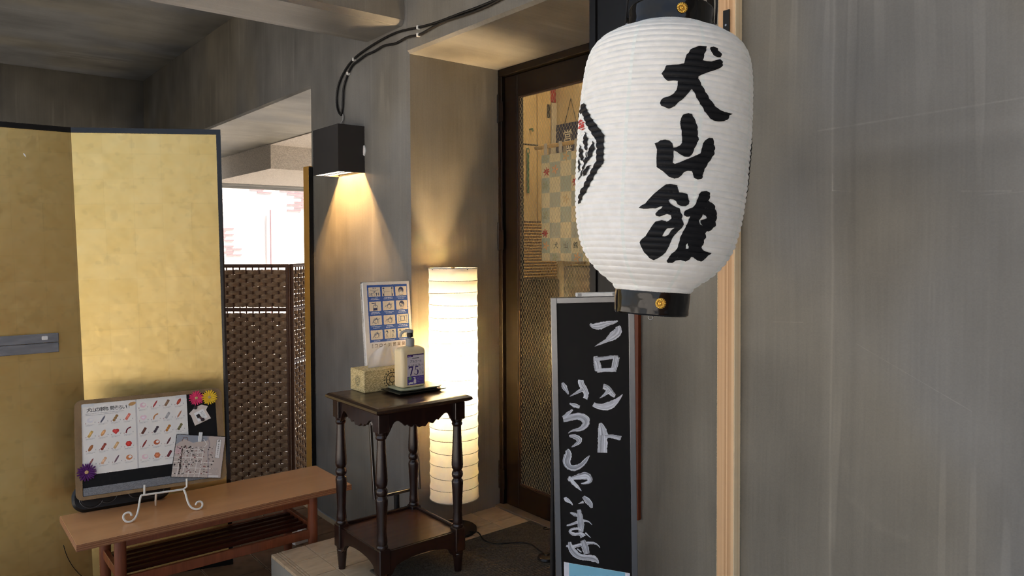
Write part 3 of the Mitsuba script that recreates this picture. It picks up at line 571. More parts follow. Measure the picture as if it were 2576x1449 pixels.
for sgn in (1, -1):
    k = 1.55                                  # rise of the wires
    for o in np.arange(-3.0, 4.0, 0.029):
        p = []
        for y in (W0, W1):
            p.append((y, (y - W0) * k * sgn + (Z0 + o if sgn > 0 else Z1 - o)))
        (ya, za), (yb, zb) = p
        seg = LineString([(ya, za), (yb, zb)]).intersection(sbox(W0, Z0, W1, Z1))
        if seg.is_empty or seg.geom_type != 'LineString' or seg.length < 0.01:
            continue
        (ya, za), (yb, zb) = seg.coords[0], seg.coords[-1]
        wires.append(tube([(xd - 0.0014, ya, za), (xd - 0.0014, yb, zb)], 0.0007, 4, cap=False))
put(d, 'wire_mesh', wires, 'mat_wire', label='diamond wire net in the glass', kind='stuff')
for z in (1.945, 1.325, 0.155):
    put(d, 'hinge', [tube([(xd - 0.03, 2.872, z - 0.068), (xd - 0.03, 2.872, z + 0.068)], 0.006, 10), box(xd - 0.033, xd - 0.029, 2.832, 2.872, z - 0.065, z + 0.03)], 'mat_black', smooth=40)
put(d, 'sill', box(xd - 0.06, xd + 0.06, 1.72, 2.87, 0.0, 0.012, 0.002), 'mat_sill')

# black post and brown board at the near corner of the recess
solo('corner_post', [box(1.722, 2.24, 1.560, 1.7165, 0.009, CE - 0.021), box(1.716, 1.724, 1.690, 1.7165, 0.009, CE - 0.021), box(1.723, 1.7405, 1.503, 1.56, 1.97, CE - 0.021)], 'mat_black', 'black steel post at the right side of the entrance door, behind the white lantern', 'post')
solo('brown_board', box(1.728, X1 + 0.0005, 1.521, 1.5595, 0.43, 1.94, 0.001), 'mat_brown_board', 'narrow reddish brown board on the wall right beside the black post', 'board')

# ------------------------------------------------------------------ room behind the door
struct('wall_1', box(3.2, 3.25, 0.6, 3.55, 0, 2.6), 'mat_inner_wall', 'cream back wall of the room behind the door')
struct('wall_2', box(2.41, 3.2, 3.5, 3.55, 0, 2.6), 'mat_inner_wall', 'cream side wall of the room behind the door')
struct('wall_3', box(2.41, 3.2, 0.6, 0.65, 0, 2.6), 'mat_inner_wall', 'cream far side wall of the room behind the door')
struct('trim_2', box(2.405, 3.199, 3.47, 3.4995, 0.0, 1.07), 'mat_inner_dark', 'dark panel added to darken the lower side wall behind the door')  # dark panel added so the lower interior looks dark through the glass
struct('ceiling_1', box(2.41, 3.25, 0.6, 3.55, 2.6, 2.65), 'mat_inner_wall', 'ceiling of the room behind the door')
struct('floor_2', box(2.402, 3.25, 0.6, 3.55, -0.05, 0.0), 'mat_inner_dark', 'dark floor of the room behind the door')
dp = thing('sliding_panel', 'cream wooden sliding panel with a recessed pull seen through the door glass', 'panel')
put(dp, 'board', box(2.60, 3.022, 3.478, 3.499, 1.43, 2.35, 0.002), 'mat_inner_wood')
put(dp, 'stile', box(3.026, 3.066, 3.474, 3.499, 1.43, 2.35, 0.002), 'mat_inner_wood')
put(dp, 'board', box(3.070, 3.138, 3.478, 3.499, 1.43, 2.35, 0.002), 'mat_inner_wood')
put(dp, 'recessed_pull', box(3.105, 3.132, 3.4745, 3.479, 2.075, 2.16, 0.002), 'mat_inner_dark', label='dark recessed pull')
put(dp, 'hook', tube([(2.965, 3.478, 1.99), (2.965, 3.455, 1.99), (2.965, 3.45, 1.975)], 0.006, 8), 'mat_green', label='small green hook')
sm = thing('straw_screen', 'tan straw screen with fine rows on the wall below the cream panel inside the door', 'screen')
put(sm, 'straw', [tube([(2.6, 3.488, z), (3.19, 3.488, z)], 0.008, 6) for z in np.arange(1.09, 1.42, 0.018)], 'mat_bamboo', kind='stuff')
solo('red_cloth', box(3.143, 3.190, 3.485, 3.4985, 2.18, 2.42, 0.003), 'mat_red', 'small dark red cloth hanging high on the wall inside the door', 'cloth')
solo('white_cloth', box(3.146, 3.192, 3.480, 3.4845, 1.70, 2.175, 0.002), 'mat_linen', 'pale grey cloth strip hanging below the red cloth inside the door', 'cloth')
solo('dark_cabinet', box(2.98, 3.199, 2.35, 3.20, 0.0, 1.16, 0.006), 'mat_inner_dark', 'dark low cabinet below the patchwork tapestry inside the door', 'cabinet')
wc = thing('light_cabinet', 'pale wooden cabinet beside the dark cabinet inside the door', 'cabinet')
put(wc, 'carcass', box(2.98, 3.199, 2.10, 3.1, 1.17, 1.60, 0.004), 'mat_inner_wood')
put(wc, 'door', box(2.972, 2.980, 2.12, 3.08, 1.19, 1.58, 0.003), 'mat_inner_wood')
gs = thing('green_strap', 'green strap hanging on the cream panel just inside the door hinge side', 'strap')
put(gs, 'loop', tube([(2.94 + 0.012 * math.cos(a), 3.466, 1.855 + 0.016 * math.sin(a)) for a in np.linspace(0, 2 * math.pi, 17)], 0.003, 6), 'mat_green', smooth=True)
put(gs, 'tail', [box(2.931, 2.949, 3.464, 3.468, 1.60, 1.842, 0.001), tube([(2.94, 3.4775, 1.872), (2.94, 3.460, 1.872)], 0.003, 6)], 'mat_green')

# navy cloth sign with a cord
ns = thing('navy_sign', 'navy cloth sign with white characters hung by a cord inside the door', 'sign')
M = frame((3.185, 3.505, 1.80), (0, -1, 0), (0, 0, 1))
put(ns, 'cloth', at(box(0, 0.256, 0, 0.238, -0.002, 0.002), M), 'mat_navy')
put(ns, 'cord', tube([(3.183, 3.40, 2.035), (3.190, 3.352, 2.185), (3.183, 3.295, 2.035)], 0.0022, 6), 'mat_rubber')
pr = Print(0.0024)
pr.add(glyph('営', 0.085, 0.088, 0.125), (226, 222, 210))
pr.add(glyph('業', 0.085, 0.088, 0.028), (226, 222, 210))
put_print(ns, 'lettering', pr, M)
lc = solo('interior_lamp', box(2.6, 2.95, 2.2, 2.9, 2.57, 2.599), 'mat_white_plastic', 'flat ceiling lamp in the room behind the door', 'lamp', emitter={'type': 'area', 'radiance': rgb([INT * 1.0, INT * 0.86, INT * 0.62])})

# patchwork tapestry on a bamboo rod
tp = thing('patchwork_tapestry', 'cream and grey-green patchwork tapestry with red maple leaves inside the door glass', 'tapestry')
M = frame((2.40, 2.728, 1.205), (0, -1, 0), (0, 0, 1))
pr = Print(0.0)
TW, TH = 0.40, 0.511
pr.add(sbox(0, 0, TW, TH), (222, 206, 160))
rows = [0.0, 0.038, 0.110, 0.183, 0.256, 0.327, 0.400, 0.472, TH]
cols = [0.0, 0.058, 0.134, 0.208, 0.284, 0.36, TW]
for i in range(len(cols) - 1):
    for j in range(len(rows) - 1):
        s = sbox(cols[i], rows[j], cols[i + 1], rows[j + 1])
        if (i + j) % 2 == 1:
            pr.add(s, (172 + 6 * (i % 2), 178, 154), False)
        elif (i * 7 + j * 3) % 4 == 1:
            pr.add(s, (228, 196, 146), False)
pr.z += pr.step


def flower_motif(x, y, r, col):
    for a in range(5):
        pr.add(disc(x + r * 0.55 * math.cos(a * 1.257), y + r * 0.55 * math.sin(a * 1.257), r * 0.42, r * 0.2, math.degrees(a * 1.257)), col, False)


for i, j, col in ((1, 6, (216, 160, 112)), (0, 5, (150, 158, 120)), (0, 3, (150, 158, 120)), (0, 1, (222, 168, 104)), (1, 0, (150, 158, 120)), (3, 0, (222, 168, 104)), (0, 7, (168, 166, 130)), (2, 7, (206, 170, 110)), (3, 6, (158, 162, 122)), (2, 4, (206, 178, 122)), (4, 5, (158, 160, 120))):
    flower_motif((cols[i] + cols[i + 1]) / 2, (rows[j] + rows[j + 1]) / 2, 0.024, col)
pr.z += pr.step
for x, y in ((0.036, 0.428), (0.237, 0.368), (0.024, 0.133)):
    leaf = unary_union([disc(x + 0.010 * math.cos(a), y + 0.010 * math.sin(a), 0.013, 0.0045, math.degrees(a)) for a in np.radians([90, 40, 140, 0, 180, -50, -130])] + [line([(x, y), (x + 0.006, y - 0.022)], 0.0025)])
    pr.add(leaf, (178, 44, 40), False)
pr.z += pr.step
for ch, x in (('犬', 0.086), ('山', 0.154), ('館', 0.221)):
    pr.add(glyph(ch, 0.032, x, 0.064), (26, 24, 22), False)
put_print(tp, 'patchwork', pr, M, 'mat_cloth')
put(tp, 'backing', at(box(0, TW, 0, TH, -0.003, -0.0004), M), 'mat_linen')
for u in (0.045, 0.150, 0.255, 0.36):
    put(tp, 'loop', at([box(u - 0.011, u + 0.011, TH - 0.004, TH + 0.052, -0.016, -0.013, 0.001), box(u - 0.011, u + 0.011, TH - 0.004, TH + 0.052, 0.012, 0.015, 0.001)], M), 'mat_linen')
rod = []
for k in range(6):
    u0, u1 = -0.012 + 0.075 * k, -0.012 + 0.075 * (k + 1)
    rod.append(tube([(2.40, 2.728 - u, 1.755) for u in (u0, u0 + 0.004, u0 + 0.008, u1 - 0.004, u1)], [0.0105, 0.0105, 0.0095, 0.0095, 0.0105], 10))
rod.append(tube([(2.40, 2.74, 1.755), (2.40, 2.772, 1.755)], 0.0095, 10))
put(tp, 'peg', box(2.3062, 2.404, 2.757, 2.767, 1.7645, 1.7715, 0.001), 'mat_bead', label='peg on the door stile')
put(tp, 'rod', rod, 'mat_bamboo', smooth=40, label='bamboo rod')

# ------------------------------------------------------------------ outside, beyond the passage
struct('eave', box(2.395, 3.6, 3.56, 6.18, SO + 0.012, SO + 0.3), 'mat_stucco', 'rough plastered eave outside the passage')
struct('eave_beam', poly_x([(6.18, 1.945), (7.9, 1.945), (7.9, 2.6), (6.18, 2.6)], 2.397, 8.0), 'mat_stucco', 'rough plastered beam outside the passage')
wf = numbered('window_1')
tag(wf, 'pale window head beneath the outside beam', kind='structure')
put(wf, 'frame', [box(2.4, 8, 7.86, 7.895, 1.90, 1.943), box(2.4, 8, 7.80, 7.84, 1.925, 1.944)], 'mat_grey_plastic')
fb = thing('far_building', 'pale sunlit building with mauve brick bands seen over the wicker screen', 'building')
put(fb, 'wall', box(2.6, 11.0, 12.0, 13.0, G - 0.012, 6.5), 'mat_far_white')
bricks = []
for j, z in enumerate(np.arange(0.75, 2.3, 0.046)):
    for i in range(13):
        x = 3.3 + 0.25 * i + (0.125 if j % 2 else 0)
        hmask = meshkit.fbm(np.array([[x * 0.9, z * 1.3, 0.3]]), 3, 4)[0]
        if x + 0.2 > 6.2 or hmask < 0.51:
            continue
        bricks.append((hmask, x, z))
bricks.sort(reverse=True)
for hmask, x, z in bricks[:240]:
    put(fb, 'brick', box(x, x + 0.235, 11.985, 12.0, z, z + 0.018), 'mat_brick_mauve')
put(fb, 'downpipe', tube([(4.62, 11.95, -0.1), (4.62, 11.95, 1.9)], 0.012, 8), 'mat_brick_mauve', smooth=True)
for x0 in (6.0, 7.2):
    w = put(fb, 'window', box(x0, x0 + 0.8, 11.96, 12.0, 0.7, 1.8), 'mat_white_plastic')
    put(w, 'pane', box(x0 + 0.05, x0 + 0.75, 11.95, 11.962, 0.75, 1.75), 'mat_grey_plastic')

# ------------------------------------------------------------------ timber batten and lantern bracket
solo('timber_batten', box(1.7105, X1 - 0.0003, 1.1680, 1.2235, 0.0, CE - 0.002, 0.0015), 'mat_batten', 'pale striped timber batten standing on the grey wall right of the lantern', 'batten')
br = thing('lantern_bracket', 'black steel bracket on the timber batten holding the white lantern', 'bracket')
yb = 1.195
put(br, 'wall_plate', hull([(1.7098, yb + s * 0.0095, z) for s in (-1, 1) for z in (1.90, 1.735)] + [(1.7065, yb + s * 0.0095, z) for s in (-1, 1) for z in (1.90, 1.735)] + [(1.7098, yb, 1.727), (1.7065, yb, 1.727)]), 'mat_black_matte')
for z in (1.75, 1.86):
    put(br, 'screw', at(lathe([(0, 0), (0.0035, 0), (0.003, 0.0018), (0, 0.002)], 10), frame((1.7065, yb, z), (0, -1, 0), (0, 0, 1))), 'mat_steel')
top = np.array([1.2445, 1.0045, 1.777])
put(br, 'arm', tube([(1.7075, yb, 1.795), (1.64, yb, 1.797), (1.60, yb - 0.03, 1.825), (1.50, yb - 0.1, 1.88), (1.26, 1.009, 1.928), (1.235, 1.0, 1.933)], 0.0085, 8), 'mat_black_matte', smooth=40)
put(br, 'brace', box(1.60, 1.7075, yb - 0.0095, yb + 0.0095, 1.7895, 1.7945, 0.001), 'mat_black_matte')

# ------------------------------------------------------------------ the paper lantern
A0 = np.array([1.1985, 1.020, 1.131]); A1 = np.array([1.2445, 1.0045, 1.777])
AX = (A1 - A0) / np.linalg.norm(A1 - A0); LL = np.linalg.norm(A1 - A0)
TC = EYE - A0; TC = TC - TC @ AX * AX; TC /= np.linalg.norm(TC)
SD = np.cross(TC, AX); SD = SD if SD @ _r0 > 0 else -SD
from scipy.interpolate import PchipInterpolator
PS = np.array(PROFILE) / 1000.0
prad = PchipInterpolator(PS[:, 0], PS[:, 1])
S0, S1 = PS[0, 0], PS[-1, 0]
NR = 46
LT = (790 - 27) / 782 * LL
PITCHR = (S1 - S0) / NR


def rib(s):
    t = (s - S0) / PITCHR
    return 0.0032 * np.abs(np.sin(np.pi * t)) ** 0.6 - 0.0016


def lan(theta, s, off=0.0, ribs=True):
    s = np.asarray(s, float); theta = np.asarray(theta, float)
    r = prad(np.clip(s, S0, S1)) + (rib(s) if ribs else 0) + off
    return A0 + s[..., None] * AX + r[..., None] * (np.cos(theta)[..., None] * TC + np.sin(theta)[..., None] * SD)


ln = thing('paper_lantern', 'large white paper lantern with black lacquer rings hanging before the grey wall', 'lantern')
nt, ns_ = 200, NR * 9 + 1
th, ss = np.meshgrid(np.linspace(0, 2 * math.pi, nt, endpoint=False), np.linspace(S0, S1, ns_), indexing='ij')
wr = 0.0009 * (meshkit.fbm(np.stack([np.cos(th) * 6, np.sin(th) * 6, ss * 60], -1), 3, 3) - 0.5)
v = lan(th, ss, wr).reshape(-1, 3)
I, J = np.meshgrid(np.arange(nt), np.arange(ns_ - 1), indexing='ij')
q = np.stack([I * ns_ + J, ((I + 1) % nt) * ns_ + J, ((I + 1) % nt) * ns_ + J + 1, I * ns_ + J + 1], -1).reshape(-1, 4)
body = trimesh.Trimesh(v, np.vstack([q[:, [0, 1, 2]], q[:, [0, 2, 3]]]), process=False)
put(ln, 'paper', body, 'mat_lantern', smooth=True)
for k in range(8):
    t0 = math.radians(-21.8 + 45 * k - 1 + (0))
    sv = np.linspace(S0 + 0.004, S1 - 0.004, NR * 6)
    w = 0.0035
    dth = w / np.maximum(prad(sv), 0.05)
    a, b_ = lan(t0 - dth, sv, 0.0004), lan(t0 + dth, sv, 0.0004)
    n = len(sv)
    f = [[i, n + i, n + i + 1] for i in range(n - 1)] + [[i, n + i + 1, i + 1] for i in range(n - 1)]
    put(ln, 'seam', trimesh.Trimesh(np.vstack([a, b_]), f, process=False), 'mat_paper_seam', smooth=True)


def wrap(g, off, maxe=0.0022):
    """A flat figure in (arc, height) laid on the ribbed paper."""
    R0 = 0.17
    m = flat(affinity.scale(g, R0 * math.pi / 180, 0.001, origin=(0, 0)))
    v, f = trimesh.remesh.subdivide_to_size(m.vertices, m.faces, maxe)
    return trimesh.Trimesh(lan(v[:, 0] / R0, v[:, 1], off), f, process=False)


chars = [[LETTERS[0], LETTERS[1]], [LETTERS[2]], [LETTERS[3], LETTERS[4]]]
for group in chars:
    g = unary_union([Polygon(r[0], r[1:]).buffer(0) for r in group])
    put(ln, 'lettering', wrap(g.buffer(0.25).simplify(0.2), 0.0016), 'mat_ink_black', smooth=True)
for centre, sgn in ((-80.0, 1), (122.0, 1)):
    def cre(p):
        return [(centre + sgn * (x + 77.0), y) for x, y in p]

    def mir(p):
        return [(centre - sgn * (x + 77.0), y) for x, y in p]
    g = unary_union([Polygon(m_(r)).buffer(0.3) for r in CREST for m_ in (cre, mir)])
    put(ln, 'crest', wrap(g, 0.0016), 'mat_ink_black', smooth=True)
    for r in [cre(r) for r in LEAVES] + [mir(LEAVES[k]) for k in (0, 1, 3)]:
        put(ln, 'leaf_mark', wrap(Polygon(r).buffer(0), 0.0019), 'mat_ink_black', smooth=True)
    g = Polygon(cre(STAMP)).buffer(0)
    x0, y0, x1, y1 = g.bounds
    g = g.difference(unary_union([line([(x0 - 2, y0 + 6 + 6.5 * k), (x1 + 2, y0 + 4 + 6.5 * k + (k % 2) * 3)], 1.3) for k in range(5)] + [line([(x0 + (x1 - x0) * 0.5, y0), (x0 + (x1 - x0) * 0.55, y1)], 1.4)]))
    put(ln, 'stamp', wrap(g, 0.0019), 'mat_red_ink', smooth=True)

ML = frame(A0, TC, np.cross(AX, TC))           # local z along the axis
rb, rt = float(prad(S0)), float(prad(S1))
put(ln, 'lower_ring', at(lathe([(rb - 0.012, 0.002), (rb - 0.003, 0), (rb, 0.003), (rb + 0.0015, S0 - 0.004), (rb + 0.001, S0 + 0.004), (rb - 0.006, S0 + 0.006), (rb - 0.012, S0 + 0.002), (rb - 0.012, 0.002)], 72), ML), 'mat_black_lacquer', smooth=35)
put(ln, 'upper_ring', at(lathe([(rt - 0.012, S1 - 0.002), (rt - 0.004, S1 - 0.006), (rt + 0.001, S1 - 0.003), (rt + 0.002, LT - 0.005), (rt, LT), (rt - 0.004, LT + 0.001), (rt - 0.012, LT - 0.003), (rt - 0.012, S1 - 0.002)], 72), ML), 'mat_black_lacquer', smooth=35)
put(ln, 'bottom_board', at(lathe([(0, 0.004), (rb - 0.011, 0.004), (rb - 0.011, 0.010), (0, 0.010)], 48), ML), 'mat_black_matte')


def mon(th, s, r):
    """A gilt chrysanthemum boss."""
    o = A0 + s * AX + r * (math.cos(th) * TC + math.sin(th) * SD)
    n = math.cos(th) * TC + math.sin(th) * SD
    ms = [lathe([(0, 0), (0.0105, 0), (0.0105, 0.001), (0, 0.0022)], 32)]
    for a in range(16):
        ms.append(at(trimesh.creation.icosphere(2, 1.0).apply_scale([0.0034, 0.0017, 0.0016]), shift(0.0078 * math.cos(a * math.pi / 8), 0.0078 * math.sin(a * math.pi / 8), 0.0014, math.degrees(a * math.pi / 8))))
    ms.append(trimesh.creation.torus(0.0042, 0.0012).apply_translation([0, 0, 0.002]))
    ms.append(trimesh.creation.icosphere(2, 0.0026).apply_translation([0, 0, 0.002]))
    M = frame(o, np.cross(AX, n), AX)
    if M[:3, 2] @ n < 0:
        M = frame(o, -np.cross(AX, n), AX)
    return at(ms, M)


put(ln, 'crest_boss', mon(math.radians(14), LT - 0.024, rt + 0.002), 'mat_gold_metal', smooth=30, label='gilt chrysanthemum boss on the upper ring')
put(ln, 'crest_boss', mon(math.radians(13), 0.026, rb + 0.001), 'mat_gold_metal', smooth=30, label='gilt chrysanthemum boss on the lower ring')
bail = []
for a in np.linspace(-1, 1, 25):
    th_ = a * math.pi / 2
    w = rt + 0.007
    bail.append(A0 + (LT - 0.028 + 0.205 * math.cos(th_) ** 0.8) * AX + w * math.sin(th_) * SD)
put(ln, 'handle', tube(bail, 0.0022, 8), 'mat_black_matte', smooth=40, label='black wire handle')
for s_ in (-1, 1):
    p = A0 + (LT - 0.030) * AX + s_ * (rt + 0.003) * SD
    put(ln, 'rivet', trimesh.creation.icosphere(2, 0.0045).apply_translation(p), 'mat_steel', smooth=True)
p = A0 - 0.004 * AX
put(ln, 'ring_pull', tube([p + 0.005 * (math.cos(a) * SD + (math.sin(a) - 0.6) * AX) for a in np.linspace(0, 2 * math.pi, 17)], 0.0011, 6), 'mat_steel', smooth=40)

# ------------------------------------------------------------------ chalkboard sign
cb = thing('chalkboard_sign', 'tall narrow black chalkboard sign with silver frame and white brush lettering', 'sign')
MB = frame((1.392, 1.546, 1.130), (0.182, -0.1465, 0.004), (-0.033, 0.002, 0.795))
MB = frame(MB[:3, 3], MB[:3, 0], MB[:3, 1])
BW, BH = 0.2325, 1.10


def onb(mesh):
    return at(mesh, MB)


put(cb, 'panel', onb(box(0.010, BW - 0.010, -BH + 0.01, -0.012, -0.010, -0.001)), 'mat_chalk_panel')
fw = 0.0165
put(cb, 'frame_stile', onb(box(0, fw, -BH, 0, -0.014, 0.006, 0.001)), 'mat_silver')
put(cb, 'frame_stile', onb(box(BW - fw, BW, -BH, 0, -0.014, 0.006, 0.001)), 'mat_silver')
put(cb, 'frame_rail', onb(box(fw, BW - fw, -fw, 0, -0.014, 0.006, 0.001)), 'mat_silver')
put(cb, 'frame_rail', onb(box(fw, BW - fw, -BH, -BH + fw, -0.014, 0.006, 0.001)), 'mat_silver')
put(cb, 'top_clip', onb([box(0.070, 0.196, 0.0005, 0.012, -0.012, 0.004, 0.002)]), 'mat_white_plastic', label='white lamp bar on the top edge')
for u in (0.075, 0.172):
    put(cb, 'clip_end', onb(box(u, u + 0.011, 0.002, 0.0105, 0.0035, 0.0055, 0.0005)), 'mat_grey_plastic')
for u in (0.012, BW - 0.026):
    b0 = MB @ np.array([u, -0.05, -0.016, 1]); 
    b1 = np.array([b0[0], b0[1], 0.009]) - 0.20 * np.array([MB[0, 2], MB[1, 2], 0])
    put(cb, 'back_leg', tube([b0[:3], b1], 0.008, 8), 'mat_black_matte', smooth=40)
for u in (0.008, BW - 0.008):
    f0 = MB @ np.array([u, -BH + 0.02, -0.004, 1])
    put(cb, 'foot', box(f0[0] - 0.012, f0[0] + 0.012, f0[1] - 0.012, f0[1] + 0.012, 0.0085, f0[2] + 0.005, 0.002), 'mat_black_matte')


def brush(pts, seed, z):
    """One brush stroke as a ribbon of lanes with uneven chalk."""
    r = np.random.default_rng(seed)
    p = np.array(pts, float) / 10000.0
    c_ = spline(p[:, :2], 8) if len(p) > 2 else np.linspace(p[0, :2], p[1, :2], 9)
    w = np.interp(np.linspace(0, 1, len(c_)), np.linspace(0, 1, len(p)), p[:, 2])
    t = np.gradient(c_, axis=0)
    t /= np.linalg.norm(t, axis=1, keepdims=True) + 1e-9
    nrm = np.c_[-t[:, 1], t[:, 0]]
    K = 9
    lane = r.uniform(0.30, 1.0, K + 1)
    lane[0] = lane[-1] = 0.95
    vs, cs = [], []
    for k in range(K + 1):
        e = (k / K - 0.5) * w * (1 + 0.06 * r.normal(size=len(c_)) * (k in (0, K)))
        q = c_ + nrm * e[:, None]
        tone = np.clip(lane[k] * (0.85 + 0.3 * meshkit.noise(np.c_[np.arange(len(c_)) * 0.25, np.full(len(c_), k * 0.8), np.full(len(c_), seed)])), 0.12, 1)
        vs.append(np.c_[q[:, 0], -q[:, 1], np.full(len(c_), z)])
        cs.append(tone)
    n = len(c_)
    f = []
    for k in range(K):
        for i in range(n - 1):
            a = k * n + i
            f += [[a, a + 1, a + n + 1], [a, a + n + 1, a + n]]
    tone = np.concatenate(cs)[:, None] ** 1.3
    return np.vstack(vs), np.array(f), tone * np.array(lin(226, 230, 238)) + (1 - tone) * np.array(lin(80, 84, 92))


vs, fs, cs, nv = [], [], [], 0
for k, stroke in enumerate(STROKES):
    v, f, c_ = brush(stroke, 40 + k, -0.0006 + 4e-5 * (k % 12))
    vs.append(v); fs.append(f + nv); cs.append(c_); nv += len(v)
put(cb, 'lettering', onb(trimesh.Trimesh(np.vstack(vs), np.vstack(fs), process=False)), 'mat_paint_white', color=np.vstack(cs), label='white brushed Japanese writing')
bl = BLUE
bs = thing('blue_notice', 'pale blue paper notice stuck low on the black chalkboard sign', 'paper')
pr = Print(0.0)


def down(p, dx=(-0.002, -0.2), k=0.24):
    return (p[0], -p[1])


sl = (bl[3][1] - bl[0][1]) / (bl[3][0] - bl[0][0])
x0, x1 = bl[0][0], bl[3][0]
edge = lambda x: -(bl[0][1] + sl * (x - x0))
pr.add([(x0, edge(x0)), (x1, edge(x1)), (x1, edge(x1) - 0.24), (x0, edge(x0) - 0.24)], (226, 230, 240))
pr.add([(bl[1][0], edge(bl[1][0])), (bl[2][0], edge(bl[2][0])), (bl[2][0], edge(bl[2][0]) - 0.225), (bl[1][0], edge(bl[1][0]) - 0.225)], (134, 196, 220))
mesh_, col_ = pr.build(MB @ shift(0, 0, 0.0002))
put(bs, 'print', mesh_, 'mat_ink', color=col_)
put(bs, 'sheet', onb(extrude(Polygon([(x0, edge(x0)), (x1, edge(x1)), (x1, edge(x1) - 0.24), (x0, edge(x0) - 0.24)]), 0.0008).apply_translation([0, 0, -0.0008])), 'mat_paper')

# ------------------------------------------------------------------ wall lamp with its cables
sc = thing('wall_lamp', 'black box wall lamp shining down on the grey wall', 'wall lamp')
x0, x1, y0, y1, z0, z1 = 1.601, X1 - 0.0005, 3.283, 3.566, 1.637, 1.863
t = 0.004
put(sc, 'housing', [box(x0, x1, y0, y1, z1 - t, z1), box(x0, x0 + t, y0, 3.478, z0, z1 - t), box(x0 + 0.0006, x0 + t, 3.4785, y1, z0, z1 - t), box(x0 + t, x1, y0, y0 + t, z0, z1 - t), box(x0 + t, x1, y1 - t, y1, z0, z1 - t), box(x1 - 0.002, x1, y0 + t, y1 - t, z0 + 0.01, z1 - t)], 'mat_lamp_box')
put(sc, 'reflector', [box(x0 + t, x1 - 0.002, y0 + t, y1 - t, z1 - t - 0.0015, z1 - t - 0.0003), box(x0 + t + 0.0003, x0 + t + 0.0015, y0 + t, y1 - t, z0 + 0.012, z1 - t - 0.002), box(x0 + t + 0.002, x1 - 0.003, y0 + t + 0.0003, y0 + t + 0.0015, z0 + 0.012, z1 - t - 0.002),
                      box(x0 + t + 0.002, x1 - 0.003, y1 - t - 0.0015, y1 - t - 0.0003, z0 + 0.012, z1 - t - 0.002), box(x1 - 0.0035, x1 - 0.0023, y0 + t + 0.002, y1 - t - 0.002, z0 + 0.012, z1 - t - 0.002)], 'mat_reflector', label='white inside of the lamp box')
for yy in (3.400, 3.450):
    put(sc, 'bulb', trimesh.creation.icosphere(3, 0.011).apply_translation([1.672, yy, 1.843]), 'mat_reflector', smooth=True, emitter={'type': 'area', 'radiance': rgb([SCO, SCO * 0.56, SCO * 0.20])})
put(sc, 'divider', box(1.6455, 1.6495, y0 + t, y1 - t, z0, z0 + 0.008), 'mat_black')
for xa, xb in ((x0 + t + 0.0005, 1.645), (1.650, 1.688)):
    put(sc, 'diffuser', box(xa, xb, y0 + t + 0.002, y1 - t - 0.002, z0 + 0.002, z0 + 0.004), 'mat_white_plastic', label='glowing white diffuser pane', emitter={'type': 'area', 'radiance': rgb([0.55, 0.47, 0.34])})
put(sc, 'side_plug', at(lathe([(0, 0), (0.032, 0), (0.032, 0.004), (0.028, 0.008), (0, 0.009)], 28), frame((X1 - 0.0005, 3.301, 1.745), (0, -1, 0), (0, 0, 1))), 'mat_white_plastic', smooth=30, label='round white cap behind the box')
put(sc, 'grey_wire', [tube(spline([(1.735, 3.50, 1.95), (1.733, 3.495, 1.925), (1.728, 3.515, 1.90), (1.722, 3.545, 1.878), (1.70, 3.566, 1.868)]), 0.004, 8)], 'mat_grey_plastic', smooth=True)
put(sc, 'grey_wire', [tube(spline([(1.735, 3.567, 1.755), (1.735, 3.60, 1.735), (1.735, 3.64, 1.718), (1.735, 3.70, 1.71)]), 0.004, 8)], 'mat_grey_plastic', smooth=True)
CABS = [[[3.515, 1.949], [3.563, 2.013], [3.552, 2.086], [3.483, 2.155], [3.4, 2.195], [3.263, 2.223], [3.107, 2.237], [2.927, 2.239], [2.77, 2.221], [2.607, 2.208], [2.464, 2.204], [2.331, 2.199], [2.202, 2.199], [2.0, 2.198]],
        [[3.515, 1.949], [3.495, 2.006], [3.485, 2.075], [3.44, 2.137], [3.383, 2.176], [3.325, 2.187], [3.243, 2.199], [3.165, 2.199], [3.07, 2.206], [2.962, 2.194], [2.859, 2.199], [2.771, 2.189], [2.682, 2.194], [2.577, 2.199], [2.464, 2.193], [2.357, 2.188], [2.255, 2.189], [2.187, 2.193], [2.0, 2.190]]]
for pts, lb in zip(CABS, ('smooth upper black cable running along the wall above the door recess', 'wavy lower black cable running along the wall above the door recess')):
    ck = thing('black_cable', lb, 'cable')
    z_off = 0.0085
    put(ck, 'sheath', tube(spline([(X1 - z_off, y, min(z, 2.2575) if y > 2.9 and y < 3.25 else z) for y, z in pts]), 0.0055, 8), 'mat_rubber', smooth=True)
    for y, z in ((pts[5][0] + 0.105, None), (2.771, None)):
        yy = np.array([p[0] for p in pts]); zz = np.array([p[1] for p in pts])
        o = np.argsort(yy[2:])
        z = float(np.interp(y, yy[2:][o], zz[2:][o]))
        put(ck, 'clip', box(X1 - 0.017, X1 - 0.0005, y - 0.006, y + 0.006, z - 0.008, z + 0.008, 0.002), 'mat_white_plastic', label='white cable clip')

# ------------------------------------------------------------------ side table
tb = thing('side_table', 'tall dark mahogany side table with turned legs and a lower shelf', 'table')
lx, ly = (1.317, 1.650), (2.378, 2.702)
top_ = [hull([(x, y, z) for (e, z) in ((0.030, 0.674), (0.010, 0.677), (0.0, 0.684), (0.002, 0.692), (0.012, 0.6985), (0.020, 0.700)) for x in (1.274 + e, 1.694 - e) for y in (2.332 + e, 2.752 - e)])]
put(tb, 'top', top_, 'mat_mahogany_top')


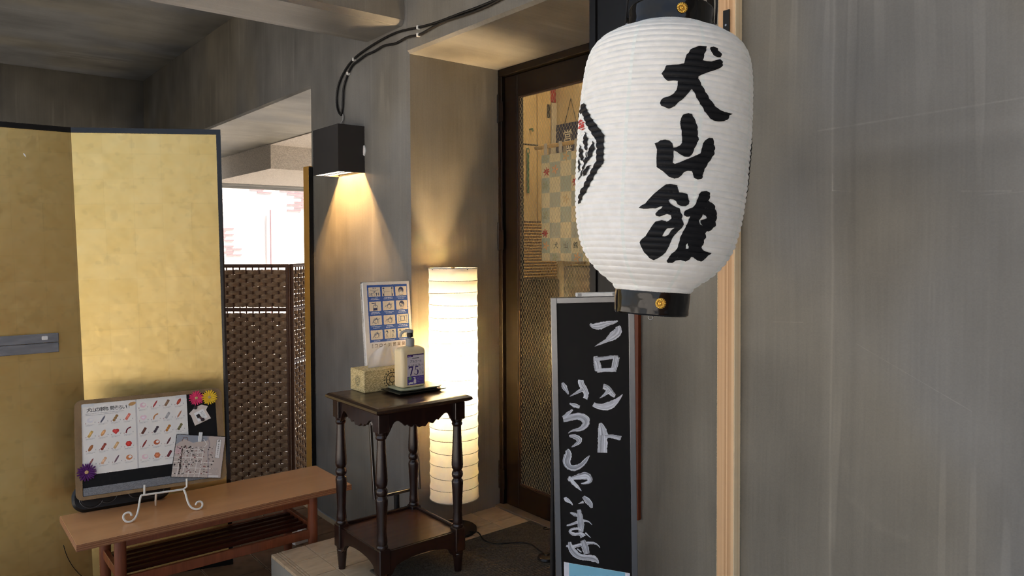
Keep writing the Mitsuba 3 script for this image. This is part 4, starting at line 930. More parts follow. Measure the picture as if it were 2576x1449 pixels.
def scallop(w, h0, mode):
    """An apron w wide; its lower edge is a row of curves."""
    n = 60
    u = np.linspace(0, 1, n)
    s = np.abs(2 * u - 1)
    if mode == 'top':
        e = 0.050 - 0.022 * np.exp(-((s - 0.72) / 0.20) ** 2) + 0.010 * np.exp(-((s - 0.0) / 0.10) ** 2) - 0.004 * np.cos(s * 30) * (s < 0.5) + 0.022 * np.clip((s - 0.82) / 0.18, 0, 1)
    else:
        e = 0.060 - 0.026 * np.clip(1 - (s / 0.85) ** 2, 0, 1) ** 0.5 + 0.02 * np.clip((s - 0.8) / 0.2, 0, 1)
    return Polygon([(0, 0), (w, 0)] + [(w * a, -h0 * b / 0.05) for a, b in zip(u[::-1], e[::-1])])


for mode, zt, h0 in (('top', 0.674, 0.062), ('low', 0.168, 0.062)):
    for (a, b_, ex) in (((lx[0] + .018, ly[0] - .006), lx[1] - lx[0] - .036, (1, 0, 0)), ((lx[0] + .018, ly[1] + .006), lx[1] - lx[0] - .036, (1, 0, 0)), ((lx[0] - .006, ly[0] + .018), ly[1] - ly[0] - .036, (0, 1, 0)), ((lx[1] + .006, ly[0] + .018), ly[1] - ly[0] - .036, (0, 1, 0))):
        m = extrude(scallop(b_, h0, mode), 0.012).apply_translation([0, 0, -0.006])
        put(tb, 'apron' if mode == 'top' else 'shelf_apron', at(m, frame((a[0], a[1], zt), ex, (0, 0, 1))), 'mat_mahogany')
put(tb, 'shelf', [box(lx[0] - 0.005, lx[1] + 0.005, ly[0] - 0.005, ly[1] + 0.005, 0.160, 0.170, 0.001)], 'mat_mahogany_top')
e_ = 0.012
put(tb, 'shelf_rim', [box(lx[0], lx[1], ly[1] - 0.004, ly[1] + 0.010, 0.168, 0.181, 0.003), box(lx[1] - 0.004, lx[1] + 0.010, ly[0], ly[1], 0.168, 0.181, 0.003)], 'mat_mahogany')
legp = [(0.0, 0.182), (0.0205, 0.182), (0.0215, 0.187), (0.0205, 0.192), (0.0175, 0.195), (0.0195, 0.203), (0.0185, 0.215), (0.0165, 0.24), (0.0185, 0.29), (0.021, 0.335), (0.0225, 0.358), (0.0205, 0.366), (0.016, 0.371), (0.0155, 0.374), (0.0205, 0.380), (0.0222, 0.389), (0.0205, 0.398), (0.0155, 0.404), (0.017, 0.407), (0.021, 0.414), (0.0225, 0.425), (0.0215, 0.45), (0.0185, 0.50), (0.016, 0.55), (0.0155, 0.578), (0.019, 0.582), (0.021, 0.587), (0.019, 0.592), (0.0175, 0.595), (0.020, 0.600), (0.0205, 0.606), (0.0, 0.606)]
footp = [(0.0, 0.0), (0.0125, 0.0), (0.0135, 0.004), (0.0195, 0.072), (0.0205, 0.077), (0.019, 0.081), (0.0205, 0.085), (0.0205, 0.090), (0.0, 0.090)]
for ix, x in enumerate(lx):
    for iy, y in enumerate(ly):
        zf = 0.0088 if x - 0.013 > 1.388 and y < 2.6 else 0.0004
        ft = [(r, max(z, zf)) for r, z in footp]
        put(tb, 'leg', [box(x - 0.0225, x + 0.0225, y - 0.0225, y + 0.0225, 0.606, 0.6735, 0.002), lathe(legp, 28, x, y), box(x - 0.0225, x + 0.0225, y - 0.0225, y + 0.0225, 0.090, 0.182, 0.004), lathe(ft, 24, x, y)], 'mat_mahogany', smooth=35)

# tissue box
ti = thing('tissue_box', 'gold patterned tissue box with a tissue standing out on the side table', 'tissue box')
bx = box(1.383, 1.618, 2.628, 2.746, 0.7004, 0.788, 0.002)
put(ti, 'carton', bx, 'mat_tissue_box')


def medallion(pr, x, y, r):
    pr.add(disc(x, y, r).difference(disc(x, y, r * 0.86)), (60, 56, 44), False)
    for a in range(18):
        pr.add(disc(x + r * 1.22 * math.cos(a * 0.349), y + r * 1.22 * math.sin(a * 0.349), r * 0.1), (70, 66, 50), False)
    pr.add(disc(x, y, r * 0.5).difference(disc(x, y, r * 0.36)), (80, 74, 56), False)
    for a in range(8):
        pr.add(disc(x + r * 0.68 * math.cos(a * 0.785), y + r * 0.68 * math.sin(a * 0.785), r * 0.14, r * 0.07, a * 45), (90, 84, 60), False)


pr = Print(); medallion(pr, 0.062, 0.042, 0.017)
put_print(ti, 'medallion', pr, frame((1.383, 2.746, 0.7004), (0, -1, 0), (0, 0, 1)))
pr = Print(); medallion(pr, 0.125, 0.042, 0.030)
put_print(ti, 'medallion', pr, frame((1.383, 2.628, 0.7004), (1, 0, 0), (0, 0, 1)))
tv = []
n1, n2 = 26, 14
for i in range(n1):
    u = i / (n1 - 1)
    for j in range(n2):
        w = j / (n2 - 1)
        hgt = 0.098 * (math.sin(math.pi * (0.08 + 0.84 * u)) ** 0.55) * (1 - 0.18 * math.exp(-((u - 0.62) / 0.07) ** 2))
        tv.append((1.432 + 0.135 * u + 0.012 * w * math.sin(u * 5), 2.687 - 0.030 * w * math.sin(3.0 * u + 0.4) + 0.006 * math.sin(14 * u) * w, 0.786 + hgt * w))
tf = []
for i in range(n1 - 1):
    for j in range(n2 - 1):
        a = i * n2 + j
        tf += [[a, a + n2, a + n2 + 1], [a, a + n2 + 1, a + 1]]
back = [(x, y + 0.022 * math.sin(math.pi * (i // n2) / (n1 - 1)) * (1 - ((i % n2) / (n2 - 1)) ** 2) + 0.002, z) for i, (x, y, z) in enumerate(tv)]
put(ti, 'tissue', [trimesh.Trimesh(tv, tf, process=False), trimesh.Trimesh(back, tf, process=False)], 'mat_tissue', smooth=True, label='white tissue')

# two trays and the sanitiser bottle
tr = solo('black_tray', hull([(x, y, z) for e, z in ((0.022, 0.7004), (0.0, 0.7085), (0.001, 0.711)) for x in (1.452 + e, 1.668 - e) for y in (2.474 + e, 2.622 - e)]), 'mat_tray_black', 'small glossy black tray under the pale green plate on the side table', 'tray')
gp = thing('green_plate', 'pale green rimmed plate on the black tray holding the sanitiser bottle', 'plate')
ring = lambda e, z: [(x, y, z) for x, y in Polygon([(1.466 + e, 2.498 + e), (1.49 + e, 2.484 + e), (1.652 - e, 2.486 + e), (1.664 - e, 2.502 + e), (1.660 - e, 2.604 - e), (1.646 - e, 2.614 - e), (1.482 + e, 2.612 - e), (1.468 + e, 2.6 - e)]).exterior.coords[:-1]]
put(gp, 'dish', hull(ring(0.020, 0.7113) + ring(0.004, 0.7165) + ring(0.0, 0.7205)), 'mat_plate_green')
bo = thing('sanitiser_bottle', 'cream pump bottle of hand sanitiser with a purple and white label', 'bottle')
zb = 0.7207
prof_ = [(0.010, 0.0), (0.003, 0.002), (0.0, 0.008), (0.0, 0.138), (0.002, 0.147), (0.008, 0.154), (0.018, 0.158), (0.028, 0.160)]
layers = []
for e, z in prof_:
    q_ = rrect(1.491 + e, 2.523 + e, 1.603 - e, 2.590 - e, max(0.015 - e * 0.4, 0.005), 5)
    layers += [(x, y, zb + z) for x, y in q_.exterior.coords[:-1]]
put(bo, 'body', hull(layers), 'mat_bottle', smooth=40)
cx, cy = 1.549, 2.556
put(bo, 'collar', lathe([(0, zb + 0.159), (0.0165, zb + 0.159), (0.0170, zb + 0.162), (0.0170, zb + 0.182), (0.0155, zb + 0.190), (0.010, zb + 0.192), (0.0, zb + 0.192)], 28, cx, cy), 'mat_grey_plastic', smooth=35)
put(bo, 'stop_ring', lathe([(0, zb + 0.196), (0.0125, zb + 0.196), (0.0125, zb + 0.212), (0, zb + 0.212)], 24, cx, cy), 'mat_rubber', smooth=35, label='black lock ring')
put(bo, 'stem', lathe([(0, zb + 0.19), (0.005, zb + 0.19), (0.005, zb + 0.216), (0, zb + 0.216)], 14, cx, cy), 'mat_grey_plastic', smooth=35)
hd = -_r0
put(bo, 'pump_head', [lathe([(0, zb + 0.213), (0.013, zb + 0.213), (0.0135, zb + 0.219), (0.012, zb + 0.224), (0, zb + 0.226)], 24, cx, cy),
                      tube(spline([np.array([cx, cy, zb + 0.219]), np.array([cx, cy, zb + 0.219]) + 0.020 * hd, np.array([cx, cy, zb + 0.212]) + 0.032 * hd, np.array([cx, cy, zb + 0.196]) + 0.037 * hd]), [0.0062] * 9 + [0.0055] * 8 + [0.005] * 8, 10)], 'mat_grey_plastic', smooth=40)
pr = Print()
P_, Wt = (92, 74, 150), (236, 228, 226)
LWd, LH = 0.076, 0.120
pr.add(sbox(0, 0, LWd, LH), (214, 204, 208))
pr.add(unary_union([sbox(0, LH - 0.004, LWd, LH), sbox(0, LH - 0.010, 0.026, LH)]), (70, 44, 96))
pr.add(sbox(0.002, LH - 0.008, 0.018, LH - 0.004), (150, 130, 190))
pr.add(sbox(0.022, LH - 0.0165, 0.054, LH - 0.014), (70, 60, 80))
x = 0.012
for ch in 'アルコール':
    pr.add(glyph(ch, 0.0115, x, LH - 0.032), (44, 38, 60), False); x += 0.0108
x = 0.0035
for ch in 'ハンドスプレー':
    pr.add(glyph(ch, 0.0112, x, LH - 0.0475), (44, 38, 60), False); x += 0.0100
seven = Polygon([(0, 70), (0, 100), (60, 100), (60, 90), (34, 0), (16, 0), (44, 84), (14, 84), (6, 70)])
five = unary_union([Polygon([(14, 100), (54, 100), (52, 86), (22, 86), (19, 56), (10, 52)]), disc(30, 32, 28, 32, n=10).difference(disc(26, 33, 14, 27, n=10)).difference(sbox(-10, 8, 24, 60))]).union(disc(8, 14, 7, n=6))
s75 = lambda g, x: affinity.translate(affinity.scale(g, 0.00036, 0.00036, origin=(0, 0)), x, 0.0375)
pr.add(s75(seven, 0.006), (58, 42, 104), False)
pr.add(s75(five, 0.031), (58, 42, 104), False)
pct = unary_union([disc(10, 38, 9).difference(disc(10, 38, 6)), disc(38, 10, 9).difference(disc(38, 10, 6)), line([(6, 0), (40, 48)], 3)])
pr.add(affinity.translate(affinity.scale(pct, 0.00040, 0.0005, origin=(0, 0)), 0.0555, 0.041), (120, 112, 130), False)
pr.add(sbox(0, 0, LWd, 0.034), P_)
pr.add(disc(0.012, 0.026, 0.008, 0.007), (120, 150, 120), False)
pr.add(Polygon([(0.004, 0.006), (0.012, 0.012), (0.022, 0.010), (0.028, 0.013), (0.026, 0.004), (0.006, 0.003)]), Wt, False)
pr.add(unary_union([sbox(0.029, 0.004, 0.040, 0.020), sbox(0.032, 0.020, 0.037, 0.028), sbox(0.026, 0.026, 0.037, 0.030)]), Wt, False)
for k in range(4):
    pr.add(sbox(0.045, 0.027 - 0.006 * k, 0.072, 0.0285 - 0.006 * k), (150, 132, 190), False)
put_print(bo, 'label', pr, frame((1.515, 2.5229, zb + 0.010), (1, 0, 0), (0, 0, 1)), label='purple and white label reading 75%')

# ------------------------------------------------------------------ poster on a floor stand
ps = thing('sign_stand', 'slim silver floor stand for a poster behind the side table', 'sign stand')
PO = np.array([1.494, 2.766, 0.218])
MP = frame(PO, (1, 0, 0), (0, 0.094, 0.907))
PWd, PHt = 0.232, 0.912
put(ps, 'frame_stile', at(box(0, 0.013, 0, PHt, -0.010, 0.004, 0.002), MP), 'mat_silver')
put(ps, 'frame_stile', at(box(PWd - 0.013, PWd, 0, PHt, -0.010, 0.004, 0.002), MP), 'mat_silver')
put(ps, 'frame_rail', at(box(0.013, PWd - 0.013, 0, 0.013, -0.010, 0.004, 0.002), MP), 'mat_silver')
put(ps, 'frame_rail', at(box(0.013, PWd - 0.013, PHt - 0.013, PHt, -0.010, -0.002, 0.001), MP), 'mat_silver')
put(ps, 'pole', tube([(1.61, 2.772, 0.012), (1.61, 2.778, 0.226)], 0.012, 14), 'mat_black_matte', smooth=40)
put(ps, 'base', box(1.52, 1.70, 2.70, 2.84, 0.0004, 0.012, 0.003), 'mat_black_matte')
po = thing('notice_poster', 'white poster with a blue grid of twelve pictograms in the silver stand', 'poster')
z_lo = 0.318
put(po, 'sheet', at(box(0.002, PWd - 0.001, z_lo, PHt - 0.001, 0.0045, 0.0075, 0.001), MP), 'mat_paper')
put(po, 'edge', at(box(0.0, 0.006, z_lo, PHt - 0.004, -0.012, 0.0042, 0.002), MP), 'mat_white_plastic')
pr = Print(0.0077)
B1, CR = (54, 92, 168), (238, 226, 204)
bx0, bx1, by0, by1 = 0.022, PWd - 0.014, PHt - 0.258, PHt - 0.014
pr.add(sbox(bx0, by0, bx1, by1), B1)
cw, chh = (bx1 - bx0) / 3, (by1 - by0) / 4
ink = (40, 52, 96)
for j in range(4):
    for i in range(3):
        x_, y_ = bx0 + i * cw + 0.006, by1 - j * chh - 0.010
        w_, h_ = cw - 0.009, chh - 0.021
        pr.add(rrect(x_, y_ - h_, x_ + w_, y_, 0.002), CR, False)
        for k in range(2):
            l_ = w_ * (0.55 + 0.25 * ((i + j + k) % 3) / 2)
            for q0 in np.arange(0, l_, 0.0052):
                pr.add(sbox(x_ + (w_ - l_) / 2 + q0, y_ - h_ - 0.0075 - 0.006 * k, x_ + (w_ - l_) / 2 + q0 + 0.0036, y_ - h_ - 0.0042 - 0.006 * k), (220, 224, 236), False)
pr.z += pr.step


def cell(i, j):
    return bx0 + i * cw + 0.006 + (cw - 0.009) / 2, by1 - j * chh - 0.010 - (chh - 0.021) / 2


def P(g, col=ink):
    pr.add(g, col, False)


x_, y_ = cell(0, 0)
for a in (35, 145, 90, 215, 325, 270):
    P(line([(x_ + 0.006 * math.cos(math.radians(a)), y_ + 0.006 * math.sin(math.radians(a))), (x_ + 0.024 * math.cos(math.radians(a)), y_ + 0.017 * math.sin(math.radians(a)))], 0.001))
P(line([(x_ - 0.006, y_ - 0.006), (x_ + 0.006, y_ + 0.006)], 0.0016)); P(line([(x_ - 0.006, y_ + 0.006), (x_ + 0.006, y_ - 0.006)], 0.0016))
for dx in (-0.022, -0.013, 0.010, 0.020):
    P(disc(x_ + dx, y_ - 0.006, 0.002)); P(disc(x_ + dx, y_ - 0.012, 0.002, 0.004))
for dx in (-0.005, 0.005):
    P(disc(x_ + dx, y_ + 0.016, 0.002))
x_, y_ = cell(1, 0)
for dx in (-0.021, 0.021):
    P(disc(x_ + dx, y_ + 0.014, 0.0045, 0.0035)); P(disc(x_ + dx, y_ - 0.002, 0.004, 0.010).difference(disc(x_ + dx, y_ - 0.002, 0.003, 0.009))); P(disc(x_ + dx, y_ - 0.014, 0.003, 0.006))
P(line([(x_ - 0.013, y_), (x_ + 0.013, y_)], 0.001), (150, 140, 130))
for jj in (0, 1):
    x_, y_ = cell(2, jj)
    P(disc(x_, y_ + 0.004, 0.013, 0.014)); P(disc(x_, y_ + 0.0005, 0.0105, 0.0095), CR); P(line([(x_ - 0.010, y_ - 0.014), (x_, y_ - 0.018), (x_ + 0.010, y_ - 0.014)], 0.0014))
    if jj == 0:
        P(rrect(x_ - 0.008, y_ - 0.010, x_ + 0.008, y_ - 0.002, 0.002), (250, 246, 240))
x_, y_ = cell(0, 1)
P(Polygon([(x_ - 0.010, y_ - 0.018), (x_ + 0.010, y_ - 0.018), (x_ + 0.010, y_ - 0.008), (x_ - 0.010, y_ - 0.008)])); P(disc(x_, y_ - 0.002, 0.011, 0.009).difference(disc(x_, y_ - 0.002, 0.009, 0.007))); P(line([(x_, y_ - 0.002), (x_, y_ + 0.014)], 0.0025)); P(line([(x_ - 0.016, y_ + 0.013), (x_ + 0.003, y_ + 0.014)], 0.003))
for (i, j) in ((1, 1), (0, 2), (1, 2), (0, 3)):
    x_, y_ = cell(i, j)
    for k in range(4):
        P(line([(x_ - 0.020 + 0.004 * k, y_ - 0.012 + 0.006 * ((k + i) % 3)), (x_ - 0.004 + 0.003 * k, y_ + 0.002 + 0.004 * k), (x_ + 0.020 - 0.003 * k, y_ + 0.008 - 0.007 * k)], 0.0012))
    P(disc(x_ + (0.004 if i else -0.002), y_ - 0.002, 0.011).difference(disc(x_ + (0.004 if i else -0.002), y_ - 0.002, 0.0097)))
x_, y_ = cell(2, 2)
P(sbox(x_ - 0.010, y_ - 0.008, x_ + 0.010, y_ + 0.012).difference(sbox(x_ - 0.0085, y_ - 0.0065, x_ + 0.0085, y_ + 0.0105)))
for s_ in (-1, 1):
    P(Polygon([(x_ + s_ * 0.012, y_ + 0.013), (x_ + s_ * 0.021, y_ + 0.016), (x_ + s_ * 0.021, y_ - 0.014), (x_ + s_ * 0.012, y_ - 0.010)]).exterior.buffer(0.0006))
for i in (1, 2):
    x_, y_ = cell(i, 3)
    for dx in (-0.016, 0.014):
        P(disc(x_ + dx, y_ + 0.008, 0.006, 0.007).difference(disc(x_ + dx - 0.001, y_ + 0.006, 0.0045, 0.005))); P(line([(x_ + dx - 0.004, y_ - 0.016), (x_ + dx - 0.002, y_), (x_ + dx + 0.004, y_ - 0.016)], 0.0011))
    P(line([(x_, y_ - 0.018), (x_, y_ + 0.016)], 0.0008), (150, 140, 140))
x_ = bx0 + 0.008
yb_ = by0 - 0.022
P(glyph('新', 0.008, x_ - 0.001, yb_ + 0.008), (110, 92, 70)); P(glyph('型', 0.008, x_ - 0.001, yb_ - 0.001), (110, 92, 70))
x_ += 0.011
for ch in 'コロナ対策実施中':
    P(glyph(ch, 0.0185, x_, yb_), (110, 92, 70)); x_ += 0.0222
put_print(po, 'print', pr, MP, label='blue pictogram print')
put(po, 'tape', at(box(0.004, 0.030, z_lo - 0.008, z_lo + 0.012, 0.0077, 0.0082), MP), 'mat_white_plastic')

# ------------------------------------------------------------------ floor lamp
lp = thing('floor_lamp', 'tall lit cylindrical paper floor lamp on a round black base beside the door', 'floor lamp')
LX, LY = 1.884, 2.740
r_s, z_a, z_b = 0.110, 0.156, 1.180
nr, na, nz = 19, 96, 152
th, zz = np.meshgrid(np.linspace(0, 2 * math.pi, na, endpoint=False), np.linspace(z_a, z_b, nz), indexing='ij')
tz = (zz - z_a) / (z_b - z_a) * nr
crinkle = meshkit.fbm(np.stack([np.cos(th) * 5, np.sin(th) * 5, zz * 22], -1), 4, 9) - 0.5
sag = np.abs(np.sin(math.pi * tz)) ** 0.7
rr = r_s - 0.0035 * sag + 0.0075 * crinkle * sag
v = np.stack([LX + rr * np.cos(th), LY + rr * np.sin(th), zz], -1).reshape(-1, 3)
I, J = np.meshgrid(np.arange(na), np.arange(nz - 1), indexing='ij')
q = np.stack([I * nz + J, ((I + 1) % na) * nz + J, ((I + 1) % na) * nz + J + 1, I * nz + J + 1], -1).reshape(-1, 4)
put(lp, 'shade', trimesh.Trimesh(v, np.vstack([q[:, [0, 1, 2]], q[:, [0, 2, 3]]]), process=False), 'mat_shade', smooth=True, label='glowing crinkled white paper shade')
for k in range(nr + 1):
    z = z_a + (z_b - z_a) * k / nr
    a = np.linspace(0, 2 * math.pi, 49)
    dip = 0.004 * math.sin(k * 2.1)
    put(lp, 'hoop', tube(np.c_[LX + r_s * np.cos(a), LY + r_s * np.sin(a), np.clip(z + dip * np.cos(a + k) * (0 < k < nr), z_a, z_b)], 0.0011 if 0 < k < nr else 0.002, 6, cap=False), 'mat_hoop', smooth=True)
put(lp, 'bottom_disc', lathe([(0.012, z_a + 0.003), (r_s - 0.004, z_a + 0.003), (r_s - 0.004, z_a + 0.0035), (0.012, z_a + 0.0035)], 48, LX, LY), 'mat_paper')  # added disc that holds back the bulb hot spot on the floor
put(lp, 'spider', [tube([(LX - r_s, LY, z_b - 0.004), (LX + r_s, LY, z_b - 0.004)], 0.002, 6), tube([(LX, LY - r_s, z_b - 0.004), (LX, LY + r_s, z_b - 0.004)], 0.002, 6), lathe([(0, z_b - 0.010), (0.008, z_b - 0.010), (0.008, z_b + 0.004), (0, z_b + 0.004)], 12, LX, LY)], 'mat_black_matte')
put(lp, 'base', lathe([(0, 0.0004), (0.096, 0.0004), (0.100, 0.003), (0.100, 0.012), (0.096, 0.016), (0.02, 0.020), (0.0, 0.020)], 48, LX, LY), 'mat_black_matte', smooth=35, label='round black base')
put(lp, 'pole', [tube([(LX, LY, 0.018), (LX, LY, z_b - 0.008)], 0.005, 10), lathe([(0, 0.55), (0.018, 0.555), (0.018, 0.59), (0.052, 0.595), (0.052, 0.600), (0.012, 0.602), (0.012, 0.622), (0, 0.622)], 24, LX, LY)], 'mat_grey_plastic', smooth=35)  # the wide collar plate is added to block bulb light going down
for zc in (BZ0, BZ1):
    put(lp, 'bulb', trimesh.creation.icosphere(3, 0.03).apply_translation([LX, LY, zc]), 'mat_reflector', smooth=True, emitter={'type': 'area', 'radiance': rgb([LAMP, LAMP * 0.69, LAMP * 0.36])})
lcd = thing('lamp_cord', 'thin black lamp cord with a round foot switch on the brown mat', 'cord')
put(lcd, 'cable', tube(spline([(1.90, 2.645, 0.022), (1.935, 2.632, 0.012), (1.925, 2.60, 0.0115), (1.905, 2.535, 0.0115), (1.93, 2.48, 0.0115), (1.99, 2.445, 0.0115), (2.03, 2.39, 0.0115), (2.02, 2.33, 0.0115), (2.00, 2.265, 0.018), (1.988, 2.237, 0.020)]), 0.0026, 6), 'mat_rubber', smooth=True)
put(lcd, 'cable', tube(spline([(1.988, 2.237, 0.018), (2.03, 2.215, 0.014), (2.09, 2.24, 0.0115), (2.12, 2.20, 0.0115), (2.14, 2.0, 0.0115)]), 0.0026, 6), 'mat_rubber', smooth=True)
put(lcd, 'foot_switch', [lathe([(0, 0.0088), (0.036, 0.0088), (0.038, 0.012), (0.034, 0.020), (0.024, 0.025), (0, 0.026)], 28, 1.988, 2.237), lathe([(0, 0.025), (0.012, 0.025), (0.011, 0.031), (0, 0.032)], 16, 1.988, 2.237)], 'mat_tray_black', smooth=35, label='round dark foot switch')
solo('wire_hook', tube(spline([(2.232, 2.475, 0.05), (2.228, 2.47, 0.03), (2.222, 2.468, 0.013), (2.200, 2.468, 0.0105), (2.190, 2.475, 0.0105), (2.197, 2.490, 0.0105), (2.212, 2.488, 0.0105)]), 0.0018, 6), 'mat_rubber', 'little curled black wire on the mat at the foot of the door', 'wire', smooth=True)

# ------------------------------------------------------------------ bench
bn = thing('bench', 'low orange brown wooden bench with round legs and a slatted shelf', 'bench')
bx0, bx1, by0, by1, bz = 0.449, 1.527, 3.030, 3.408, 0.213
put(bn, 'top', box(bx0 + 0.001, bx1 - 0.001, by0 + 0.001, by1 - 0.001, bz - 0.025, bz, 0.001), 'mat_bench_top')
put(bn, 'edge_band', [box(bx0, bx1, by0, by0 + 0.0011, bz - 0.0245, bz - 0.0006), box(bx0, bx0 + 0.0011, by0 + 0.001, by1 - 0.001, bz - 0.0245, bz - 0.0006), box(bx1 - 0.0011, bx1, by0 + 0.001, by1 - 0.001, bz - 0.0245, bz - 0.0006)], 'mat_bench_edge', label='striped plywood edge')
LXs, LYs = (0.600, 1.365), (3.085, 3.365)
for x in LXs:
    for y in LYs:
        put(bn, 'leg', lathe([(0, G + 0.0004), (0.017, G + 0.0004), (0.0185, G + 0.01), (0.021, 0.02), (0.021, bz - 0.0255), (0, bz - 0.0255)], 24, x, y), 'mat_bench_leg', smooth=35)
    put(bn, 'end_rail', box(x - 0.010, x + 0.010, LYs[0], LYs[1], 0.022, 0.058, 0.002), 'mat_bench_leg')
    put(bn, 'bearer', box(x - 0.012, x + 0.012, LYs[0], LYs[1], bz - 0.060, bz - 0.0256, 0.002), 'mat_bench_leg')
for y in (LYs[0], LYs[1]):
    put(bn, 'apron', box(LXs[0] + 0.015, LXs[1] - 0.015, y - 0.009, y + 0.009, bz - 0.062, bz - 0.0256, 0.002), 'mat_bench_leg')
    put(bn, 'shelf_rail', box(LXs[0] + 0.015, LXs[1] - 0.015, y - 0.009, y + 0.009, -0.002, 0.036, 0.002), 'mat_bench_leg')
for k in range(5):
    y = LYs[0] + 0.046 + 0.047 * k
    put(bn, 'slat', box(LXs[0] + 0.011, LXs[1] - 0.011, y - 0.012, y + 0.012, 0.030, 0.046, 0.004), 'mat_bench_slat', label='dark slat of the shelf')

# black oval case standing behind the board
bt = thing('black_case', 'black oval plastic case with silver ring marks behind the menu board on the bench', 'case')
o = np.array([0.490, 3.393, bz + 0.001])
MT = frame(o, (0.985, -0.10, 0), (0.02, 0.30, 0.954))
sh = rrect(0, 0, 0.365, 0.112, 0.05, 10)
put(bt, 'shell', at([hull([(x, y, z) for e, z in ((0.008, -0.020), (0.0, -0.012), (0.0, 0.0), (0.010, 0.008)) for x, y in sh.buffer(-e).exterior.coords[:-1]])], MT), 'mat_tray_black', smooth=35)
for x_, r_ in ((0.070, 0.044), (0.128, 0.034), (0.235, 0.034), (0.300, 0.040)):
    put(bt, 'ring', at(trimesh.creation.torus(r_, 0.0013, major_sections=48, minor_sections=6).apply_translation([x_, 0.056, 0.0085]), MT), 'mat_silver', smooth=True)
    put(bt, 'dial', at(lathe([(0, 0.0083), (r_ - 0.004, 0.0083), (r_ - 0.006, 0.004 + 0.0060), (0, 0.0105)], 32, x_, 0.056), MT), 'mat_tray_black', smooth=35)

# easel
es = thing('wire_easel', 'cream white wire easel with scrolled feet holding the menu board on the bench', 'easel')
r_ = 0.0042
dz = np.array([0, 0, 0.0045])
lf = np.array([[0.713, 3.196, 0.336], [0.711, 3.192, 0.299], [0.699, 3.192, 0.298]]); lf2 = np.array([[0.699, 3.192, 0.298], [0.688, 3.176, 0.269], [0.675, 3.157, 0.236], [0.66, 3.148, 0.221], [0.642, 3.147, 0.2185], [0.629, 3.155, 0.229], [0.630, 3.162, 0.244], [0.645, 3.164, 0.250], [0.656, 3.157, 0.236]])
rf = np.array([[0.867, 3.178, 0.335], [0.867, 3.179, 0.301], [0.853, 3.177, 0.294]]); rf2 = np.array([[0.853, 3.177, 0.294], [0.861, 3.150, 0.252], [0.873, 3.132, 0.2255], [0.891, 3.125, 0.2178], [0.911, 3.129, 0.224], [0.912, 3.137, 0.239], [0.899, 3.139, 0.243], [0.889, 3.135, 0.232]])
put(es, 'hook', tube(lf, r_, 8), 'mat_white_metal', smooth=True)
put(es, 'hook', tube(rf, r_, 8), 'mat_white_metal', smooth=True)
put(es, 'scroll_leg', tube(spline(lf2), r_, 8), 'mat_white_metal', smooth=True)
put(es, 'scroll_leg', tube(spline(rf2), r_, 8), 'mat_white_metal', smooth=True)
put(es, 'crossbar', tube([lf[2], rf[2]], r_, 8), 'mat_white_metal', smooth=True)
put(es, 'back_leg', tube([(0.753, 3.187, 0.297), (0.762, 3.235, 0.255), (0.775, 3.288, 0.2172)], r_, 8), 'mat_white_metal', smooth=True)

# ------------------------------------------------------------------ menu board
mb = thing('menu_board', 'small blackboard in a rounded brown frame leaning on the white easel', 'board')
BD = np.array([0.485, 3.268, 0.2995])
ex_ = (math.cos(math.radians(-8.7)), math.sin(math.radians(-8.7)), 0)
MM = frame(BD, ex_, (0, 0.12, 0.366))
if MM[1, 2] > 0:
    raise RuntimeError
W_, H_ = 0.549, 0.385
outer = rrect(0, 0, W_, H_, 0.026, 6)
inner = rrect(0.024, 0.013, W_ - 0.026, H_ - 0.016, 0.004)
fr_ = outer.difference(inner)
put(mb, 'frame', at(extrude(fr_, 0.016), MM), 'mat_board_frame', label='rounded brown wooden frame')
put(mb, 'panel', at(box(0.02, W_ - 0.02, 0.01, H_ - 0.012, 0.003, 0.0105), MM), 'mat_chalk_panel', label='black writing panel')
put(mb, 'felt_strip', at(box(0.026, W_ - 0.030, 0.014, 0.045, 0.0107, 0.0165, 0.001), MM), 'mat_felt', label='grey felt strip along the lower edge')
kx, ky = W_ / 0.525, H_ / 0.375
Q = lambda x, y: (x * kx, y * ky)
ms = thing('menu_sheet', 'white menu sheet printed with rows of small skewers on the blackboard', 'sheet')
pr = Print(0.0124)
(x0, y1), (x1, y0) = Q(0.023, 0.359), Q(0.392, 0.090)
put(ms, 'sheet', at(box(x0, x1, y0, y1, 0.0108, 0.0122), MM), 'mat_paper')
xf = x0 + (x1 - x0) * 0.503
pr.add(sbox(xf - 0.0025, y0, xf + 0.0035, y1), (206, 202, 198))
x_ = x0 + 0.018
for ch in '犬山の串物、勢ぞろい!!':
    pr.add(glyph(ch, 0.0185, x_, y1 - 0.032), (40, 36, 34), False); x_ += 0.0085 if ch in '!、' else 0.0146
pr.add(disc(xf - 0.0135, y1 - 0.016, 0.014, 0.007, 15), (196, 150, 96), False)
for k in range(2):
    pr.add(sbox(x0 + 0.014, y1 - 0.0405 - 0.006 * k, x0 + 0.15 - 0.02 * k, y1 - 0.0393 - 0.006 * k), (150, 148, 146), False)
PAL = [(214, 130, 118), (176, 120, 76), (206, 168, 96), (222, 122, 100), (120, 52, 48), (218, 170, 120), (196, 60, 60), (90, 62, 54), (232, 196, 190), (110, 104, 62), (150, 60, 40), (60, 46, 44), (206, 140, 90), (120, 96, 110)]
LOOK = [['o', 'l', 's', 'b'], ['b', 'w', 'h', 'c'], ['w', 's', 'b', 'k'], ['l', 's', 'l', 'o']], [['o', 'l', 'b', 'w'], ['h', 'c', 'b', 'l'], ['b', 's', 's', 's'], ['l', 'o', 'l', 'b'], ['o', 'k', 'b', 'l']]
